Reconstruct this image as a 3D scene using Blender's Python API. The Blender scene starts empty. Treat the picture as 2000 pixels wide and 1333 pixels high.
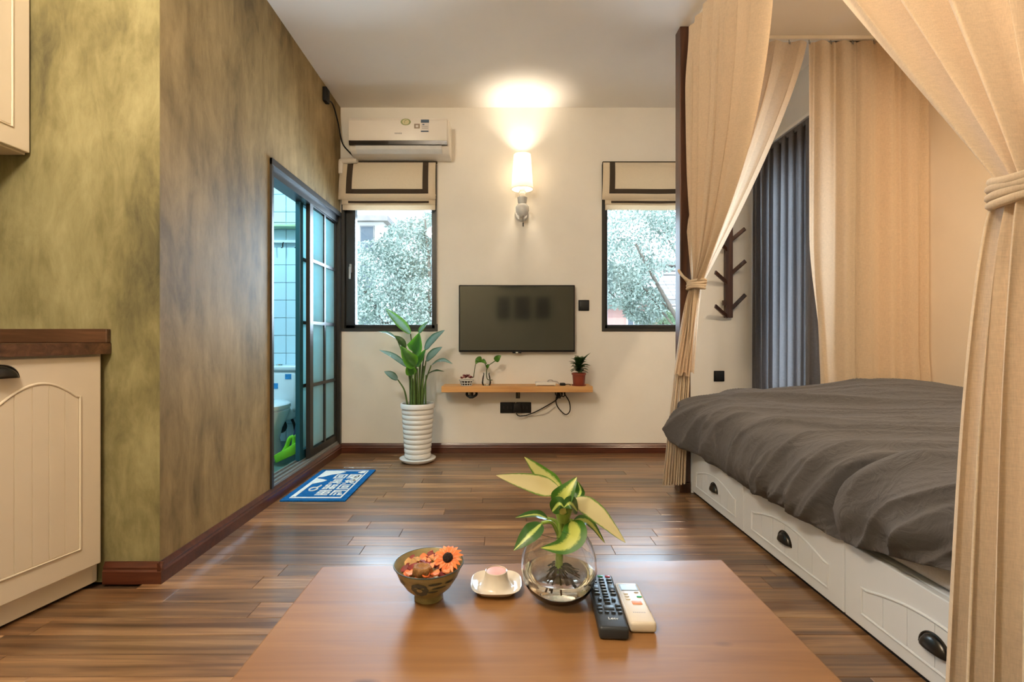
import bpy, bmesh, math, random
from mathutils import Vector, Matrix, noise

S = bpy.context.scene
COL = S.collection
PI = math.pi
random.seed(7)

# ------------------------------------------------------------------ camera
H = 0.90                       # lens height; the room's Y axis runs away from the lens
FPX = 950.0                    # focal length in pixels of the 2000 px frame
cam = bpy.data.cameras.new('camera')
cam.sensor_width = 36.0
cam.lens = 36.0 * FPX / 2000.0
cam.shift_x = 15.0 / 2000.0
cam.shift_y = -3.5 / 2000.0
cam.clip_start = 0.02
co = bpy.data.objects.new('camera', cam)
co.location = (0, 0, H)
co.rotation_euler = (PI / 2, 0, 0)
COL.objects.link(co)
S.camera = co

# ------------------------------------------------------------------ world, sun, exposure
W = bpy.data.worlds.new('overcast_sky')
S.world = W
W.use_nodes = True
bg = W.node_tree.nodes['Background']
bg.inputs[0].default_value = (0.80, 0.91, 1.0, 1)
bg.inputs[1].default_value = 2.7
sun = bpy.data.lights.new('sun', 'SUN')
sun.energy = 2.6
sun.angle = 0.05
sun.color = (1.0, 0.95, 0.86)
so = bpy.data.objects.new('sun', sun)
so.rotation_euler = (math.radians(40), 0, math.radians(-18))
COL.objects.link(so)
def window_daylight(x, z, w, h, power):
    # skylight entering through one window opening
    l = bpy.data.lights.new('daylight', 'AREA'); l.shape = 'RECTANGLE'; l.size = w; l.size_y = h
    l.energy = power; l.color = (0.66, 0.84, 1.0); l.spread = math.radians(150)
    o = bpy.data.objects.new('daylight', l); o.location = (x, 4.06, z); o.rotation_euler = (math.radians(-82), 0, 0)
    COL.objects.link(o)
window_daylight(-0.89, 1.46, 0.62, 0.86, 36.0)
window_daylight(1.15, 1.46, 0.66, 0.86, 36.0)
l3 = bpy.data.lights.new('daylight', 'AREA'); l3.shape = 'RECTANGLE'; l3.size = 1.6; l3.size_y = 0.4; l3.energy = 40; l3.color = (0.66, 0.84, 1.0)
o3 = bpy.data.objects.new('daylight', l3); o3.location = (2.19, 3.42, 1.25); o3.rotation_euler = (0, PI / 2, 0); COL.objects.link(o3)
S.view_settings.view_transform = 'Standard'
S.view_settings.look = 'None'
S.view_settings.gamma = 1.0
S.view_settings.exposure = 0.35
S.view_settings.use_curve_mapping = False
S.cycles.use_denoising = True
S.cycles.max_bounces = 10
S.cycles.diffuse_bounces = 6
S.cycles.transparent_max_bounces = 16
S.cycles.sample_clamp_indirect = 6.0

WALL_LAMP_W = 15.0
KITCHEN_LAMP_W = 22.0
ROOM_FILL_W = 88.0
ALCOVE_FILL_W = 30.0
BATH_FILL_W = 36.0

# ------------------------------------------------------------------ helpers
def P(x, y, Y):
    """point of the room seen at pixel (x, y) of the photograph at distance Y"""
    return Vector(((x - 985.0) / FPX * Y, Y, H - (y - 663.0) / FPX * Y))

def lerp(a, b, t):
    return a + (b - a) * t

def nodes_of(m):
    nt = m.node_tree
    return nt, nt.nodes, nt.links

def M(name, base, rough=0.5, metal=0.0, var=(6.0, 0.08), stretch=(1, 1, 1), bump=None, coat=0.0,
      second=None, emit=None, trans=0.0, ior=1.45, sheen=0.0, spec=0.5, coords='pos', rand=0.0):
    """procedural principled material: base colour with noise variation, optional bump"""
    m = bpy.data.materials.new(name)
    m.use_nodes = True
    nt, N, L = nodes_of(m)
    b = N['Principled BSDF']
    b.inputs['Roughness'].default_value = rough
    b.inputs['Metallic'].default_value = metal
    b.inputs['Coat Weight'].default_value = coat
    b.inputs['Coat Roughness'].default_value = 0.12
    b.inputs['Transmission Weight'].default_value = trans
    b.inputs['IOR'].default_value = ior
    b.inputs['Specular IOR Level'].default_value = spec
    b.inputs['Sheen Weight'].default_value = sheen
    if coords == 'pos':
        g = N.new('ShaderNodeNewGeometry'); src = g.outputs['Position']
    else:
        g = N.new('ShaderNodeTexCoord'); src = g.outputs['Object']
    mp = N.new('ShaderNodeMapping')
    mp.inputs['Scale'].default_value = stretch
    L.new(src, mp.inputs['Vector'])
    n = N.new('ShaderNodeTexNoise')
    n.inputs['Scale'].default_value = var[0]
    n.inputs['Detail'].default_value = 6.0
    n.inputs['Roughness'].default_value = 0.6
    L.new(mp.outputs[0], n.inputs['Vector'])
    r = N.new('ShaderNodeMapRange')
    r.inputs['From Min'].default_value = 0.3; r.inputs['From Max'].default_value = 0.7
    L.new(n.outputs['Fac'], r.inputs['Value'])
    mix = N.new('ShaderNodeMix'); mix.data_type = 'RGBA'
    a = var[1]
    c2 = second or [min(1.0, c * (1 + a)) for c in base]
    c1 = base if second else [c * (1 - a) for c in base]
    mix.inputs[6].default_value = (*c1, 1)
    mix.inputs[7].default_value = (*c2, 1)
    L.new(r.outputs[0], mix.inputs[0])
    out = mix.outputs[2]
    if rand:
        oi = N.new('ShaderNodeObjectInfo')
        mr = N.new('ShaderNodeMapRange')
        mr.inputs['To Min'].default_value = 1 - rand; mr.inputs['To Max'].default_value = 1 + rand
        L.new(oi.outputs['Random'], mr.inputs['Value'])
        hs = N.new('ShaderNodeHueSaturation')
        L.new(mr.outputs[0], hs.inputs['Value'])
        L.new(out, hs.inputs['Color'])
        out = hs.outputs[0]
    L.new(out, b.inputs['Base Color'])
    if emit:
        b.inputs['Emission Color'].default_value = (*emit[0], 1)
        b.inputs['Emission Strength'].default_value = emit[1]
    if bump:
        n2 = N.new('ShaderNodeTexNoise')
        n2.inputs['Scale'].default_value = bump[0]
        n2.inputs['Detail'].default_value = 4
        L.new(mp.outputs[0], n2.inputs['Vector'])
        bp = N.new('ShaderNodeBump')
        bp.inputs['Strength'].default_value = bump[1]
        bp.inputs['Distance'].default_value = bump[2] if len(bump) > 2 else 0.01
        L.new(n2.outputs['Fac'], bp.inputs['Height'])
        L.new(bp.outputs[0], b.inputs['Normal'])
    return m

def ramp(N, stops):
    r = N.new('ShaderNodeValToRGB')
    e = r.color_ramp.elements
    e[0].position = stops[0][0]; e[0].color = (*stops[0][1], 1)
    e[1].position = stops[1][0]; e[1].color = (*stops[1][1], 1)
    for p, c in stops[2:]:
        x = e.new(p); x.color = (*c, 1)
    return r

def noise_node(N, L, src, scale, detail=5, rough=0.6, stretch=(1, 1, 1), dist=0.0):
    mp = N.new('ShaderNodeMapping'); mp.inputs['Scale'].default_value = stretch
    L.new(src, mp.inputs['Vector'])
    n = N.new('ShaderNodeTexNoise')
    n.inputs['Scale'].default_value = scale; n.inputs['Detail'].default_value = detail
    n.inputs['Roughness'].default_value = rough; n.inputs['Distortion'].default_value = dist
    L.new(mp.outputs[0], n.inputs['Vector'])
    return n

def wood(name, stops, grain=(1.2, 26, 26), rough=0.35, coat=0.0, rand=0.0, axis_shift=True, knots=0.0, bump=0.15):
    """wood with grain along local X; each object shifts the grain and its tone"""
    m = bpy.data.materials.new(name); m.use_nodes = True
    nt, N, L = nodes_of(m); b = N['Principled BSDF']
    g = N.new('ShaderNodeNewGeometry')
    oi = N.new('ShaderNodeObjectInfo')
    src = g.outputs['Position']
    if axis_shift:
        sc = N.new('ShaderNodeVectorMath'); sc.operation = 'SCALE'
        cx = N.new('ShaderNodeCombineXYZ')
        L.new(oi.outputs['Random'], cx.inputs[0]); L.new(oi.outputs['Random'], cx.inputs[2])
        L.new(cx.outputs[0], sc.inputs[0]); sc.inputs['Scale'].default_value = 37.0
        ad = N.new('ShaderNodeVectorMath'); ad.operation = 'ADD'
        L.new(src, ad.inputs[0]); L.new(sc.outputs[0], ad.inputs[1])
        src = ad.outputs[0]
    n1 = noise_node(N, L, src, 1.0, 7, 0.62, grain, 0.6)
    n2 = noise_node(N, L, src, 1.0, 3, 0.5, (grain[0] * 0.6, grain[1] * 0.2, grain[2] * 0.2), 0.3)
    mixf = N.new('ShaderNodeMath'); mixf.operation = 'MULTIPLY_ADD'
    L.new(n1.outputs['Fac'], mixf.inputs[0]); mixf.inputs[1].default_value = 0.65
    h = N.new('ShaderNodeMath'); h.operation = 'MULTIPLY'; h.inputs[1].default_value = 0.35
    L.new(n2.outputs['Fac'], h.inputs[0]); L.new(h.outputs[0], mixf.inputs[2])
    r = ramp(N, stops)
    L.new(mixf.outputs[0], r.inputs[0])
    col = r.outputs[0]
    if rand:
        mr = N.new('ShaderNodeMapRange')
        mr.inputs['To Min'].default_value = 1 - rand; mr.inputs['To Max'].default_value = 1 + rand
        L.new(oi.outputs['Random'], mr.inputs['Value'])
        hs = N.new('ShaderNodeHueSaturation')
        L.new(mr.outputs[0], hs.inputs['Value']); L.new(col, hs.inputs['Color'])
        col = hs.outputs[0]
    if knots:
        v = N.new('ShaderNodeTexVoronoi'); v.inputs['Scale'].default_value = 1.0
        mp = N.new('ShaderNodeMapping'); mp.inputs['Scale'].default_value = (4.0, 9.0, 4.0)
        L.new(g.outputs['Position'], mp.inputs['Vector']); L.new(mp.outputs[0], v.inputs['Vector'])
        k = N.new('ShaderNodeMapRange')
        k.inputs['From Min'].default_value = 0.03; k.inputs['From Max'].default_value = 0.10
        k.inputs['To Min'].default_value = knots; k.inputs['To Max'].default_value = 0.0
        L.new(v.outputs['Distance'], k.inputs['Value'])
        mk = N.new('ShaderNodeMix'); mk.data_type = 'RGBA'
        mk.inputs[7].default_value = (0.06, 0.025, 0.01, 1)
        L.new(k.outputs[0], mk.inputs[0]); L.new(col, mk.inputs[6]); col = mk.outputs[2]
    L.new(col, b.inputs['Base Color'])
    rr = N.new('ShaderNodeMapRange')
    rr.inputs['To Min'].default_value = rough * 0.8; rr.inputs['To Max'].default_value = rough * 1.3
    L.new(n1.outputs['Fac'], rr.inputs['Value']); L.new(rr.outputs[0], b.inputs['Roughness'])
    b.inputs['Coat Weight'].default_value = coat; b.inputs['Coat Roughness'].default_value = 0.18
    bp = N.new('ShaderNodeBump'); bp.inputs['Strength'].default_value = bump; bp.inputs['Distance'].default_value = 0.002
    L.new(n1.outputs['Fac'], bp.inputs['Height']); L.new(bp.outputs[0], b.inputs['Normal'])
    return m

def plaster_dark(name, a, b_, c, streak=0.5, seed=0.0):
    """hand-trowelled pigmented plaster: clouds of three pigments with vertical drag marks"""
    m = bpy.data.materials.new(name); m.use_nodes = True
    nt, N, L = nodes_of(m); b = N['Principled BSDF']
    g = N.new('ShaderNodeNewGeometry')
    of = N.new('ShaderNodeVectorMath'); of.operation = 'ADD'; of.inputs[1].default_value = (seed, seed * 0.7, seed * 0.3)
    L.new(g.outputs['Position'], of.inputs[0]); src = of.outputs[0]
    n1 = noise_node(N, L, src, 1.25, 7, 0.60, (1, 1, 0.8), 0.35)
    n2 = noise_node(N, L, src, 2.4, 8, 0.66, (2.2, 2.2, 0.45), 0.5)
    n3 = noise_node(N, L, src, 9.0, 6, 0.7, (1.5, 1.5, 0.5), 0.6)
    x = N.new('ShaderNodeMix'); x.inputs[0].default_value = streak
    L.new(n1.outputs['Fac'], x.inputs[2]); L.new(n2.outputs['Fac'], x.inputs[3])
    y = N.new('ShaderNodeMix'); y.inputs[0].default_value = 0.22
    L.new(x.outputs[0], y.inputs[2]); L.new(n3.outputs['Fac'], y.inputs[3])
    r = ramp(N, [(0.38, a), (0.62, c), (0.49, b_)])
    L.new(y.outputs[0], r.inputs[0]); L.new(r.outputs[0], b.inputs['Base Color'])
    b.inputs['Roughness'].default_value = 0.66
    b.inputs['Specular IOR Level'].default_value = 0.25
    bp = N.new('ShaderNodeBump'); bp.inputs['Strength'].default_value = 0.12; bp.inputs['Distance'].default_value = 0.01
    L.new(y.outputs[0], bp.inputs['Height']); L.new(bp.outputs[0], b.inputs['Normal'])
    return m

def fabric(name, base, trans=0.3, weave=420, amt=0.10, rough=0.9, sheer=0.0, bump=0.25, crease=0.0):
    m = bpy.data.materials.new(name); m.use_nodes = True
    nt, N, L = nodes_of(m); N.remove(N['Principled BSDF']); out = N['Material Output']
    g = N.new('ShaderNodeNewGeometry')
    n1 = noise_node(N, L, g.outputs['Position'], weave, 3, 0.6, (1, 1, 0.12))
    n2 = noise_node(N, L, g.outputs['Position'], weave, 3, 0.6, (0.12, 0.12, 1))
    s = N.new('ShaderNodeMath'); s.operation = 'ADD'
    L.new(n1.outputs['Fac'], s.inputs[0]); L.new(n2.outputs['Fac'], s.inputs[1])
    mr = N.new('ShaderNodeMapRange'); mr.inputs['From Min'].default_value = 0.7; mr.inputs['From Max'].default_value = 1.3
    L.new(s.outputs[0], mr.inputs['Value'])
    mx = N.new('ShaderNodeMix'); mx.data_type = 'RGBA'
    mx.inputs[6].default_value = (*[c * (1 - amt) for c in base], 1)
    mx.inputs[7].default_value = (*[min(1, c * (1 + amt)) for c in base], 1)
    L.new(mr.outputs[0], mx.inputs[0])
    bp = N.new('ShaderNodeBump'); bp.inputs['Strength'].default_value = bump; bp.inputs['Distance'].default_value = 0.001
    L.new(s.outputs[0], bp.inputs['Height'])
    d = N.new('ShaderNodeBsdfDiffuse'); t = N.new('ShaderNodeBsdfTranslucent')
    d.inputs['Roughness'].default_value = rough
    L.new(mx.outputs[2], d.inputs[0]); L.new(mx.outputs[2], t.inputs[0])
    if crease:
        a_ = noise_node(N, L, g.outputs['Position'], 9.0, 4, 0.55, (1.0, 1.9, 1.4), 1.6)
        b2 = N.new('ShaderNodeBump'); b2.inputs['Strength'].default_value = crease; b2.inputs['Distance'].default_value = 0.03
        L.new(a_.outputs['Fac'], b2.inputs['Height']); L.new(b2.outputs[0], bp.inputs['Normal'])
    L.new(bp.outputs[0], d.inputs['Normal'])
    sh = N.new('ShaderNodeMixShader'); sh.inputs[0].default_value = trans
    L.new(d.outputs[0], sh.inputs[1]); L.new(t.outputs[0], sh.inputs[2])
    last = sh.outputs[0]
    if sheer:
        tr = N.new('ShaderNodeBsdfTransparent'); s2 = N.new('ShaderNodeMixShader'); s2.inputs[0].default_value = sheer
        L.new(last, s2.inputs[1]); L.new(tr.outputs[0], s2.inputs[2]); last = s2.outputs[0]
    L.new(last, out.inputs[0])
    return m

def window_glass(name, tint=(0.95, 0.98, 1.0)):
    m = bpy.data.materials.new(name); m.use_nodes = True
    nt, N, L = nodes_of(m); N.remove(N['Principled BSDF']); out = N['Material Output']
    t = N.new('ShaderNodeBsdfTransparent'); t.inputs[0].default_value = (*tint, 1)
    gl = N.new('ShaderNodeBsdfGlossy'); gl.inputs['Roughness'].default_value = 0.02
    f = N.new('ShaderNodeFresnel'); f.inputs[0].default_value = 1.45
    mx = N.new('ShaderNodeMixShader')
    L.new(f.outputs[0], mx.inputs[0]); L.new(t.outputs[0], mx.inputs[1]); L.new(gl.outputs[0], mx.inputs[2])
    L.new(mx.outputs[0], out.inputs[0])
    return m

def leaf_mat(name, mid, margin, edge=0.6, soft=0.25, trans=0.25, rough=0.35, vein=0.0, blotch=0.35):
    """leaf: colour runs from the midrib (u=0) to the margin (u=1) of its own UV map"""
    m = bpy.data.materials.new(name); m.use_nodes = True
    nt, N, L = nodes_of(m); b = N['Principled BSDF']; out = N['Material Output']
    uv = N.new('ShaderNodeUVMap'); sp = N.new('ShaderNodeSeparateXYZ')
    L.new(uv.outputs[0], sp.inputs[0])
    n = noise_node(N, L, uv.outputs[0], 9.0, 5, 0.65, (0.7, 1.6, 1))
    a = N.new('ShaderNodeMath'); a.operation = 'MULTIPLY_ADD'
    L.new(n.outputs['Fac'], a.inputs[0]); a.inputs[1].default_value = blotch
    L.new(sp.outputs[0], a.inputs[2])
    mr = N.new('ShaderNodeMapRange')
    mr.inputs['From Min'].default_value = edge; mr.inputs['From Max'].default_value = edge + soft
    L.new(a.outputs[0], mr.inputs['Value'])
    mx = N.new('ShaderNodeMix'); mx.data_type = 'RGBA'
    mx.inputs[6].default_value = (*mid, 1); mx.inputs[7].default_value = (*margin, 1)
    L.new(mr.outputs[0], mx.inputs[0])
    L.new(mx.outputs[2], b.inputs['Base Color'])
    b.inputs['Roughness'].default_value = rough
    if vein:
        w = N.new('ShaderNodeTexWave'); w.inputs['Scale'].default_value = 9.0; w.inputs['Distortion'].default_value = 0.6
        w.bands_direction = 'Y'
        L.new(uv.outputs[0], w.inputs['Vector'])
        bp = N.new('ShaderNodeBump'); bp.inputs['Strength'].default_value = vein; bp.inputs['Distance'].default_value = 0.002
        L.new(w.outputs['Fac'], bp.inputs['Height']); L.new(bp.outputs[0], b.inputs['Normal'])
    t = N.new('ShaderNodeBsdfTranslucent'); L.new(mx.outputs[2], t.inputs[0])
    s = N.new('ShaderNodeMixShader'); s.inputs[0].default_value = trans
    L.new(b.outputs[0], s.inputs[1]); L.new(t.outputs[0], s.inputs[2]); L.new(s.outputs[0], out.inputs[0])
    return m

# ---- mesh shapes -------------------------------------------------------------
def new():
    return bmesh.new()

def box(bm, lo, hi, bev=0.0, seg=2):
    lo = Vector(lo); hi = Vector(hi)
    t = bmesh.new()
    bmesh.ops.create_cube(t, size=1.0)
    c = (lo + hi) / 2; d = hi - lo
    for v in t.verts:
        v.co = Vector((c.x + v.co.x * d.x, c.y + v.co.y * d.y, c.z + v.co.z * d.z))
    if bev:
        bmesh.ops.bevel(t, geom=list(t.edges), offset=min(bev, min(d) * 0.49), segments=seg, profile=0.5, affect='EDGES')
    join(bm, t)
    return bm

def join(bm, t):
    me = bpy.data.meshes.new('tmp'); t.to_mesh(me); t.free()
    bm.from_mesh(me); bpy.data.meshes.remove(me)

def prism(bm, pts, z0, z1):
    """vertical prism over a plan polygon"""
    a = [bm.verts.new((p[0], p[1], z0)) for p in pts]
    b = [bm.verts.new((p[0], p[1], z1)) for p in pts]
    n = len(pts)
    bm.faces.new(list(reversed(a))); bm.faces.new(b)
    for i in range(n):
        bm.faces.new((a[i], a[(i + 1) % n], b[(i + 1) % n], b[i]))
    bmesh.ops.recalc_face_normals(bm, faces=bm.faces)
    return bm

def extrude_profile(bm, prof, frame, length_pts):
    """sweep a closed 2-D profile (list of (a,b)) along points; frame(p_index) -> (A,B) axes"""
    rings = []
    for i, p in enumerate(length_pts):
        A, B = frame(i)
        rings.append([bm.verts.new(Vector(p) + A * q[0] + B * q[1]) for q in prof])
    n = len(prof)
    for i in range(len(rings) - 1):
        for j in range(n):
            bm.faces.new((rings[i][j], rings[i][(j + 1) % n], rings[i + 1][(j + 1) % n], rings[i + 1][j]))
    bm.faces.new(list(reversed(rings[0]))); bm.faces.new(rings[-1])
    bmesh.ops.recalc_face_normals(bm, faces=bm.faces)
    return bm

def lathe(bm, prof, c, seg=40, axis='Z', a0=0.0, a1=2 * PI):
    """prof: list of (r, h)"""
    c = Vector(c); full = abs(a1 - a0 - 2 * PI) < 1e-6
    n = seg if full else seg + 1
    rings = []
    for r, h in prof:
        ring = []
        if r < 1e-6 and full:
            v = bm.verts.new(ax3(axis, 0, 0, h) + c); rings.append([v]); continue
        for k in range(n):
            a = a0 + (a1 - a0) * k / seg
            ring.append(bm.verts.new(ax3(axis, r * math.cos(a), r * math.sin(a), h) + c))
        rings.append(ring)
    for i in range(len(rings) - 1):
        A, B = rings[i], rings[i + 1]
        for k in range(seg if full else seg):
            k2 = (k + 1) % n if full else k + 1
            if len(A) == 1 and len(B) == 1: continue
            if len(A) == 1: bm.faces.new((A[0], B[k2], B[k]))
            elif len(B) == 1: bm.faces.new((A[k], A[k2], B[0]))
            else: bm.faces.new((A[k], A[k2], B[k2], B[k]))
    bmesh.ops.recalc_face_normals(bm, faces=bm.faces)
    return bm

def ax3(axis, a, b, h):
    if axis == 'Z': return Vector((a, b, h))
    if axis == 'Y': return Vector((a, h, b))
    return Vector((h, a, b))

def tube(bm, pts, rad, seg=10, caps=True):
    pts = [Vector(p) for p in pts]
    rads = rad if isinstance(rad, (list, tuple)) else [rad] * len(pts)
    rings = []
    up = None
    for i, p in enumerate(pts):
        d = (pts[min(i + 1, len(pts) - 1)] - pts[max(i - 1, 0)])
        if d.length < 1e-9: d = Vector((0, 0, 1))
        d.normalize()
        if up is None:
            up = d.orthogonal().normalized()
        up = (up - d * up.dot(d))
        if up.length < 1e-6: up = d.orthogonal()
        up.normalize()
        sd = d.cross(up)
        rings.append([bm.verts.new(p + (up * math.cos(2 * PI * k / seg) + sd * math.sin(2 * PI * k / seg)) * rads[i]) for k in range(seg)])
    for i in range(len(rings) - 1):
        for k in range(seg):
            bm.faces.new((rings[i][k], rings[i][(k + 1) % seg], rings[i + 1][(k + 1) % seg], rings[i + 1][k]))
    if caps:
        bm.faces.new(list(reversed(rings[0]))); bm.faces.new(rings[-1])
    bmesh.ops.recalc_face_normals(bm, faces=bm.faces)
    return bm

def spline(ctrl, n):
    """Catmull-Rom through control points"""
    c = [Vector(p) for p in ctrl]
    c = [c[0] * 2 - c[1]] + c + [c[-1] * 2 - c[-2]]
    out = []
    m = len(c) - 3
    for k in range(n + 1):
        f = k / n * m
        i = min(int(f), m - 1); t = f - i
        p0, p1, p2, p3 = c[i:i + 4]
        out.append(0.5 * ((2 * p1) + (p2 - p0) * t + (2 * p0 - 5 * p1 + 4 * p2 - p3) * t * t + (3 * p1 - p0 - 3 * p2 + p3) * t ** 3))
    return out

def grid(bm, nu, nv, f, uv=None):
    vs = [[bm.verts.new(f(i / nu, j / nv)) for j in range(nv + 1)] for i in range(nu + 1)]
    lay = bm.loops.layers.uv.new('UVMap') if uv else None
    for i in range(nu):
        for j in range(nv):
            fc = bm.faces.new((vs[i][j], vs[i + 1][j], vs[i + 1][j + 1], vs[i][j + 1]))
            if uv:
                for lp, (a, b) in zip(fc.loops, ((i, j), (i + 1, j), (i + 1, j + 1), (i, j + 1))):
                    lp[lay].uv = uv(a / nu, b / nv)
    return vs

def leaf_bm(ctrl, width, normal, fold=0.25, nL=14, nW=6, shape=1.0, wave=0.0, tipw=0.0):
    """leaf blade along a spine (control points), widest at ~40 %; normal = direction the face looks at"""
    sp = spline(ctrl, nL)
    bm = new()
    nrm = Vector(normal).normalized()
    def f(i, j):
        k = int(round(j * nL)); p = sp[k]
        d = (sp[min(k + 1, nL)] - sp[max(k - 1, 0)]).normalized()
        side = d.cross(nrm)
        if side.length < 1e-4: side = d.orthogonal()
        side.normalize(); up = side.cross(d)
        t = j
        w = width * 0.5 * (math.sin(PI * min(1, t ** (0.75 * shape))) ** 0.85 * (1 - 0.15 * t) + 0.015)
        u = i * 2 - 1
        return p + side * (u * w) + up * (abs(u) ** 1.3 * w * fold + wave * w * math.sin(t * 17 + u * 2) * abs(u))
    grid(bm, nW, nL, f, uv=lambda a, b: (abs(a * 2 - 1), b))
    return bm

# ---- objects -------------------------------------------------------------------
def mk(name, bm, mat, parent=None, smooth=None, world=True, kind=None):
    me = bpy.data.meshes.new(name)
    if hasattr(bm, 'to_mesh'):
        bm.to_mesh(me); bm.free()
    else:
        me.from_pydata(*bm); me.update()
    me.materials.append(mat)
    if smooth is not None:
        me.shade_smooth()
        if smooth < 3: me.set_sharp_from_angle(angle=smooth)
    o = bpy.data.objects.new(name, me)
    COL.objects.link(o)
    if parent is not None:
        o.parent = parent
        if world:
            w = Vector((0, 0, 0)); q = parent
            while q is not None:
                w += q.location; q = q.parent
            o.location = -w
    if kind: o['kind'] = kind
    return o

SM = 0.7

def thing(name, label, cat, loc=(0, 0, 0), rz=0.0, group=None):
    o = bpy.data.objects.new(name, None)
    o.empty_display_size = 0.05
    o.location = loc; o.rotation_euler = (0, 0, rz)
    COL.objects.link(o)
    o['label'] = label; o['category'] = cat
    if group: o['group'] = group
    return o

def tag(o, label, cat, group=None):
    o['label'] = label; o['category'] = cat
    if group: o['group'] = group
    return o

def struct(name, bm=None, mat=None, parent=None, smooth=None, loc=(0, 0, 0)):
    if bm is None:
        o = bpy.data.objects.new(name, None); o.location = loc; COL.objects.link(o)
    else:
        o = mk(name, bm, mat, parent, smooth)
    if parent is None: o['kind'] = 'structure'
    return o

def dup_mesh(o, loc, parent, name=None):
    c = o.copy(); COL.objects.link(c); c.parent = parent; c.location = loc
    return c

# ------------------------------------------------------------------ materials
m_white = M('white_wall_paint', (0.80, 0.76, 0.70), 0.75, var=(2.5, 0.04), bump=(90, 0.06, 0.004))
m_ceil = M('ceiling_paint', (0.86, 0.83, 0.79), 0.85, var=(1.5, 0.03), bump=(60, 0.04, 0.004))
m_alcove = M('beige_wall_paint', (0.79, 0.67, 0.53), 0.8, var=(2.0, 0.04), bump=(90, 0.05, 0.004))
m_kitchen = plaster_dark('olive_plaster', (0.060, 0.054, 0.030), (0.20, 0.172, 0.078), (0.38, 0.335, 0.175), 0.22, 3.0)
m_brown = plaster_dark('brown_plaster', (0.095, 0.066, 0.030), (0.255, 0.180, 0.078), (0.45, 0.325, 0.155), 0.42, 0.0)
m_base = wood('baseboard_redwood', [(0.35, (0.040, 0.009, 0.004)), (0.65, (0.115, 0.031, 0.013)), (0.5, (0.072, 0.018, 0.008))], (3, 40, 40), 0.32, 0.25)
m_floor = wood('floor_planks', [(0.30, (0.034, 0.014, 0.006)), (0.70, (0.46, 0.28, 0.135)), (0.43, (0.115, 0.054, 0.022)), (0.56, (0.245, 0.130, 0.056))],
               (1.4, 34, 34), 0.38, 0.6, rand=0.36)
m_under = M('floor_screed', (0.06, 0.03, 0.015), 0.6)
m_frame = M('dark_aluminium', (0.022, 0.022, 0.022), 0.38, 0.3, var=(8, 0.2))
m_frame2 = M('brown_window_frame', (0.028, 0.025, 0.022), 0.42, 0.1, var=(8, 0.15))
m_teal = M('teal_sash_edge', (0.02, 0.10, 0.13), 0.35, 0.2)
m_sill = M('grey_track', (0.30, 0.30, 0.29), 0.4, 0.5)
m_frost = fabric('frosted_glass', (0.70, 0.90, 0.92), 0.75, weave=30, amt=0.02, bump=0.0)
m_glass = window_glass('clear_glass')
m_tile = M('white_glazed_tile', (0.58, 0.76, 0.84), 0.18, var=(3, 0.02), rand=0.03)
m_grout = M('tile_grout', (0.20, 0.27, 0.30), 0.8)
m_bathfloor = M('green_floor_tile', (0.10, 0.20, 0.17), 0.3, var=(5, 0.2))
m_cream = M('cream_cabinet', (0.70, 0.60, 0.47), 0.42, var=(3, 0.03))
m_drawer = M('white_cabinet', (0.70, 0.72, 0.745), 0.42, var=(3, 0.02))
m_counter = wood('walnut_worktop', [(0.35, (0.035, 0.015, 0.008)), (0.65, (0.16, 0.075, 0.035)), (0.5, (0.08, 0.035, 0.017))], (2, 30, 30), 0.35, 0.2)
m_pewter = M('dark_pewter', (0.055, 0.05, 0.045), 0.28, 0.85)
m_post = wood('dark_stained_post', [(0.35, (0.028, 0.010, 0.005)), (0.65, (0.13, 0.050, 0.024)), (0.5, (0.065, 0.024, 0.012))], (30, 30, 2), 0.4, 0.1)
m_plastic = M('white_plastic', (0.80, 0.74, 0.66), 0.32, var=(4, 0.02))
m_black = M('black_plastic', (0.010, 0.009, 0.009), 0.5, spec=0.25)
m_darkstripe = M('gloss_black_strip', (0.014, 0.010, 0.008), 0.08)
m_linen = fabric('beige_linen', (0.74, 0.61, 0.46), 0.28)
m_sheer = fabric('thin_beige_linen', (0.78, 0.64, 0.48), 0.40, sheer=0.04)
m_grey_curtain = fabric('grey_curtain_cloth', (0.20, 0.185, 0.185), 0.28, amt=0.15)
m_duvet = fabric('charcoal_cotton', (0.115, 0.108, 0.110), 0.0, weave=700, amt=0.08, bump=0.08, crease=0.38)
m_sheet = fabric('light_grey_sheet', (0.58, 0.56, 0.57), 0.0, weave=500)
m_table = wood('table_top_wood', [(0.30, (0.14, 0.056, 0.016)), (0.70, (0.29, 0.145, 0.048)), (0.5, (0.21, 0.096, 0.029))], (1.5, 30, 30), 0.46, 0.06, knots=0.8, bump=0.05)
m_pine = wood('pine_board', [(0.30, (0.50, 0.23, 0.075)), (0.70, (0.74, 0.43, 0.18)), (0.5, (0.64, 0.34, 0.12))], (2, 40, 40), 0.5, knots=0.5)
m_cloth_blind = fabric('cream_blind_cloth', (0.86, 0.77, 0.63), 0.35, weave=500, amt=0.05)
m_band = fabric('brown_blind_band', (0.085, 0.065, 0.05), 0.05, weave=500)
m_ceramic = M('white_ceramic', (0.66, 0.65, 0.63), 0.18, var=(3, 0.02))
m_cer_blue = M('white_sanitary_ware', (0.72, 0.80, 0.84), 0.15, var=(3, 0.02))
m_shade = fabric('lamp_shade_cloth', (0.95, 0.92, 0.87), 0.60, weave=600, amt=0.03)
m_chrome = M('chrome', (0.75, 0.75, 0.75), 0.15, 1.0)

# ------------------------------------------------------------------ room shell
YB = 3.851; ZC = 2.736
def XL(Y): return -1.275 - 0.0107 * (Y - 1.8)       # face of the plaster wall on the left

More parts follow.
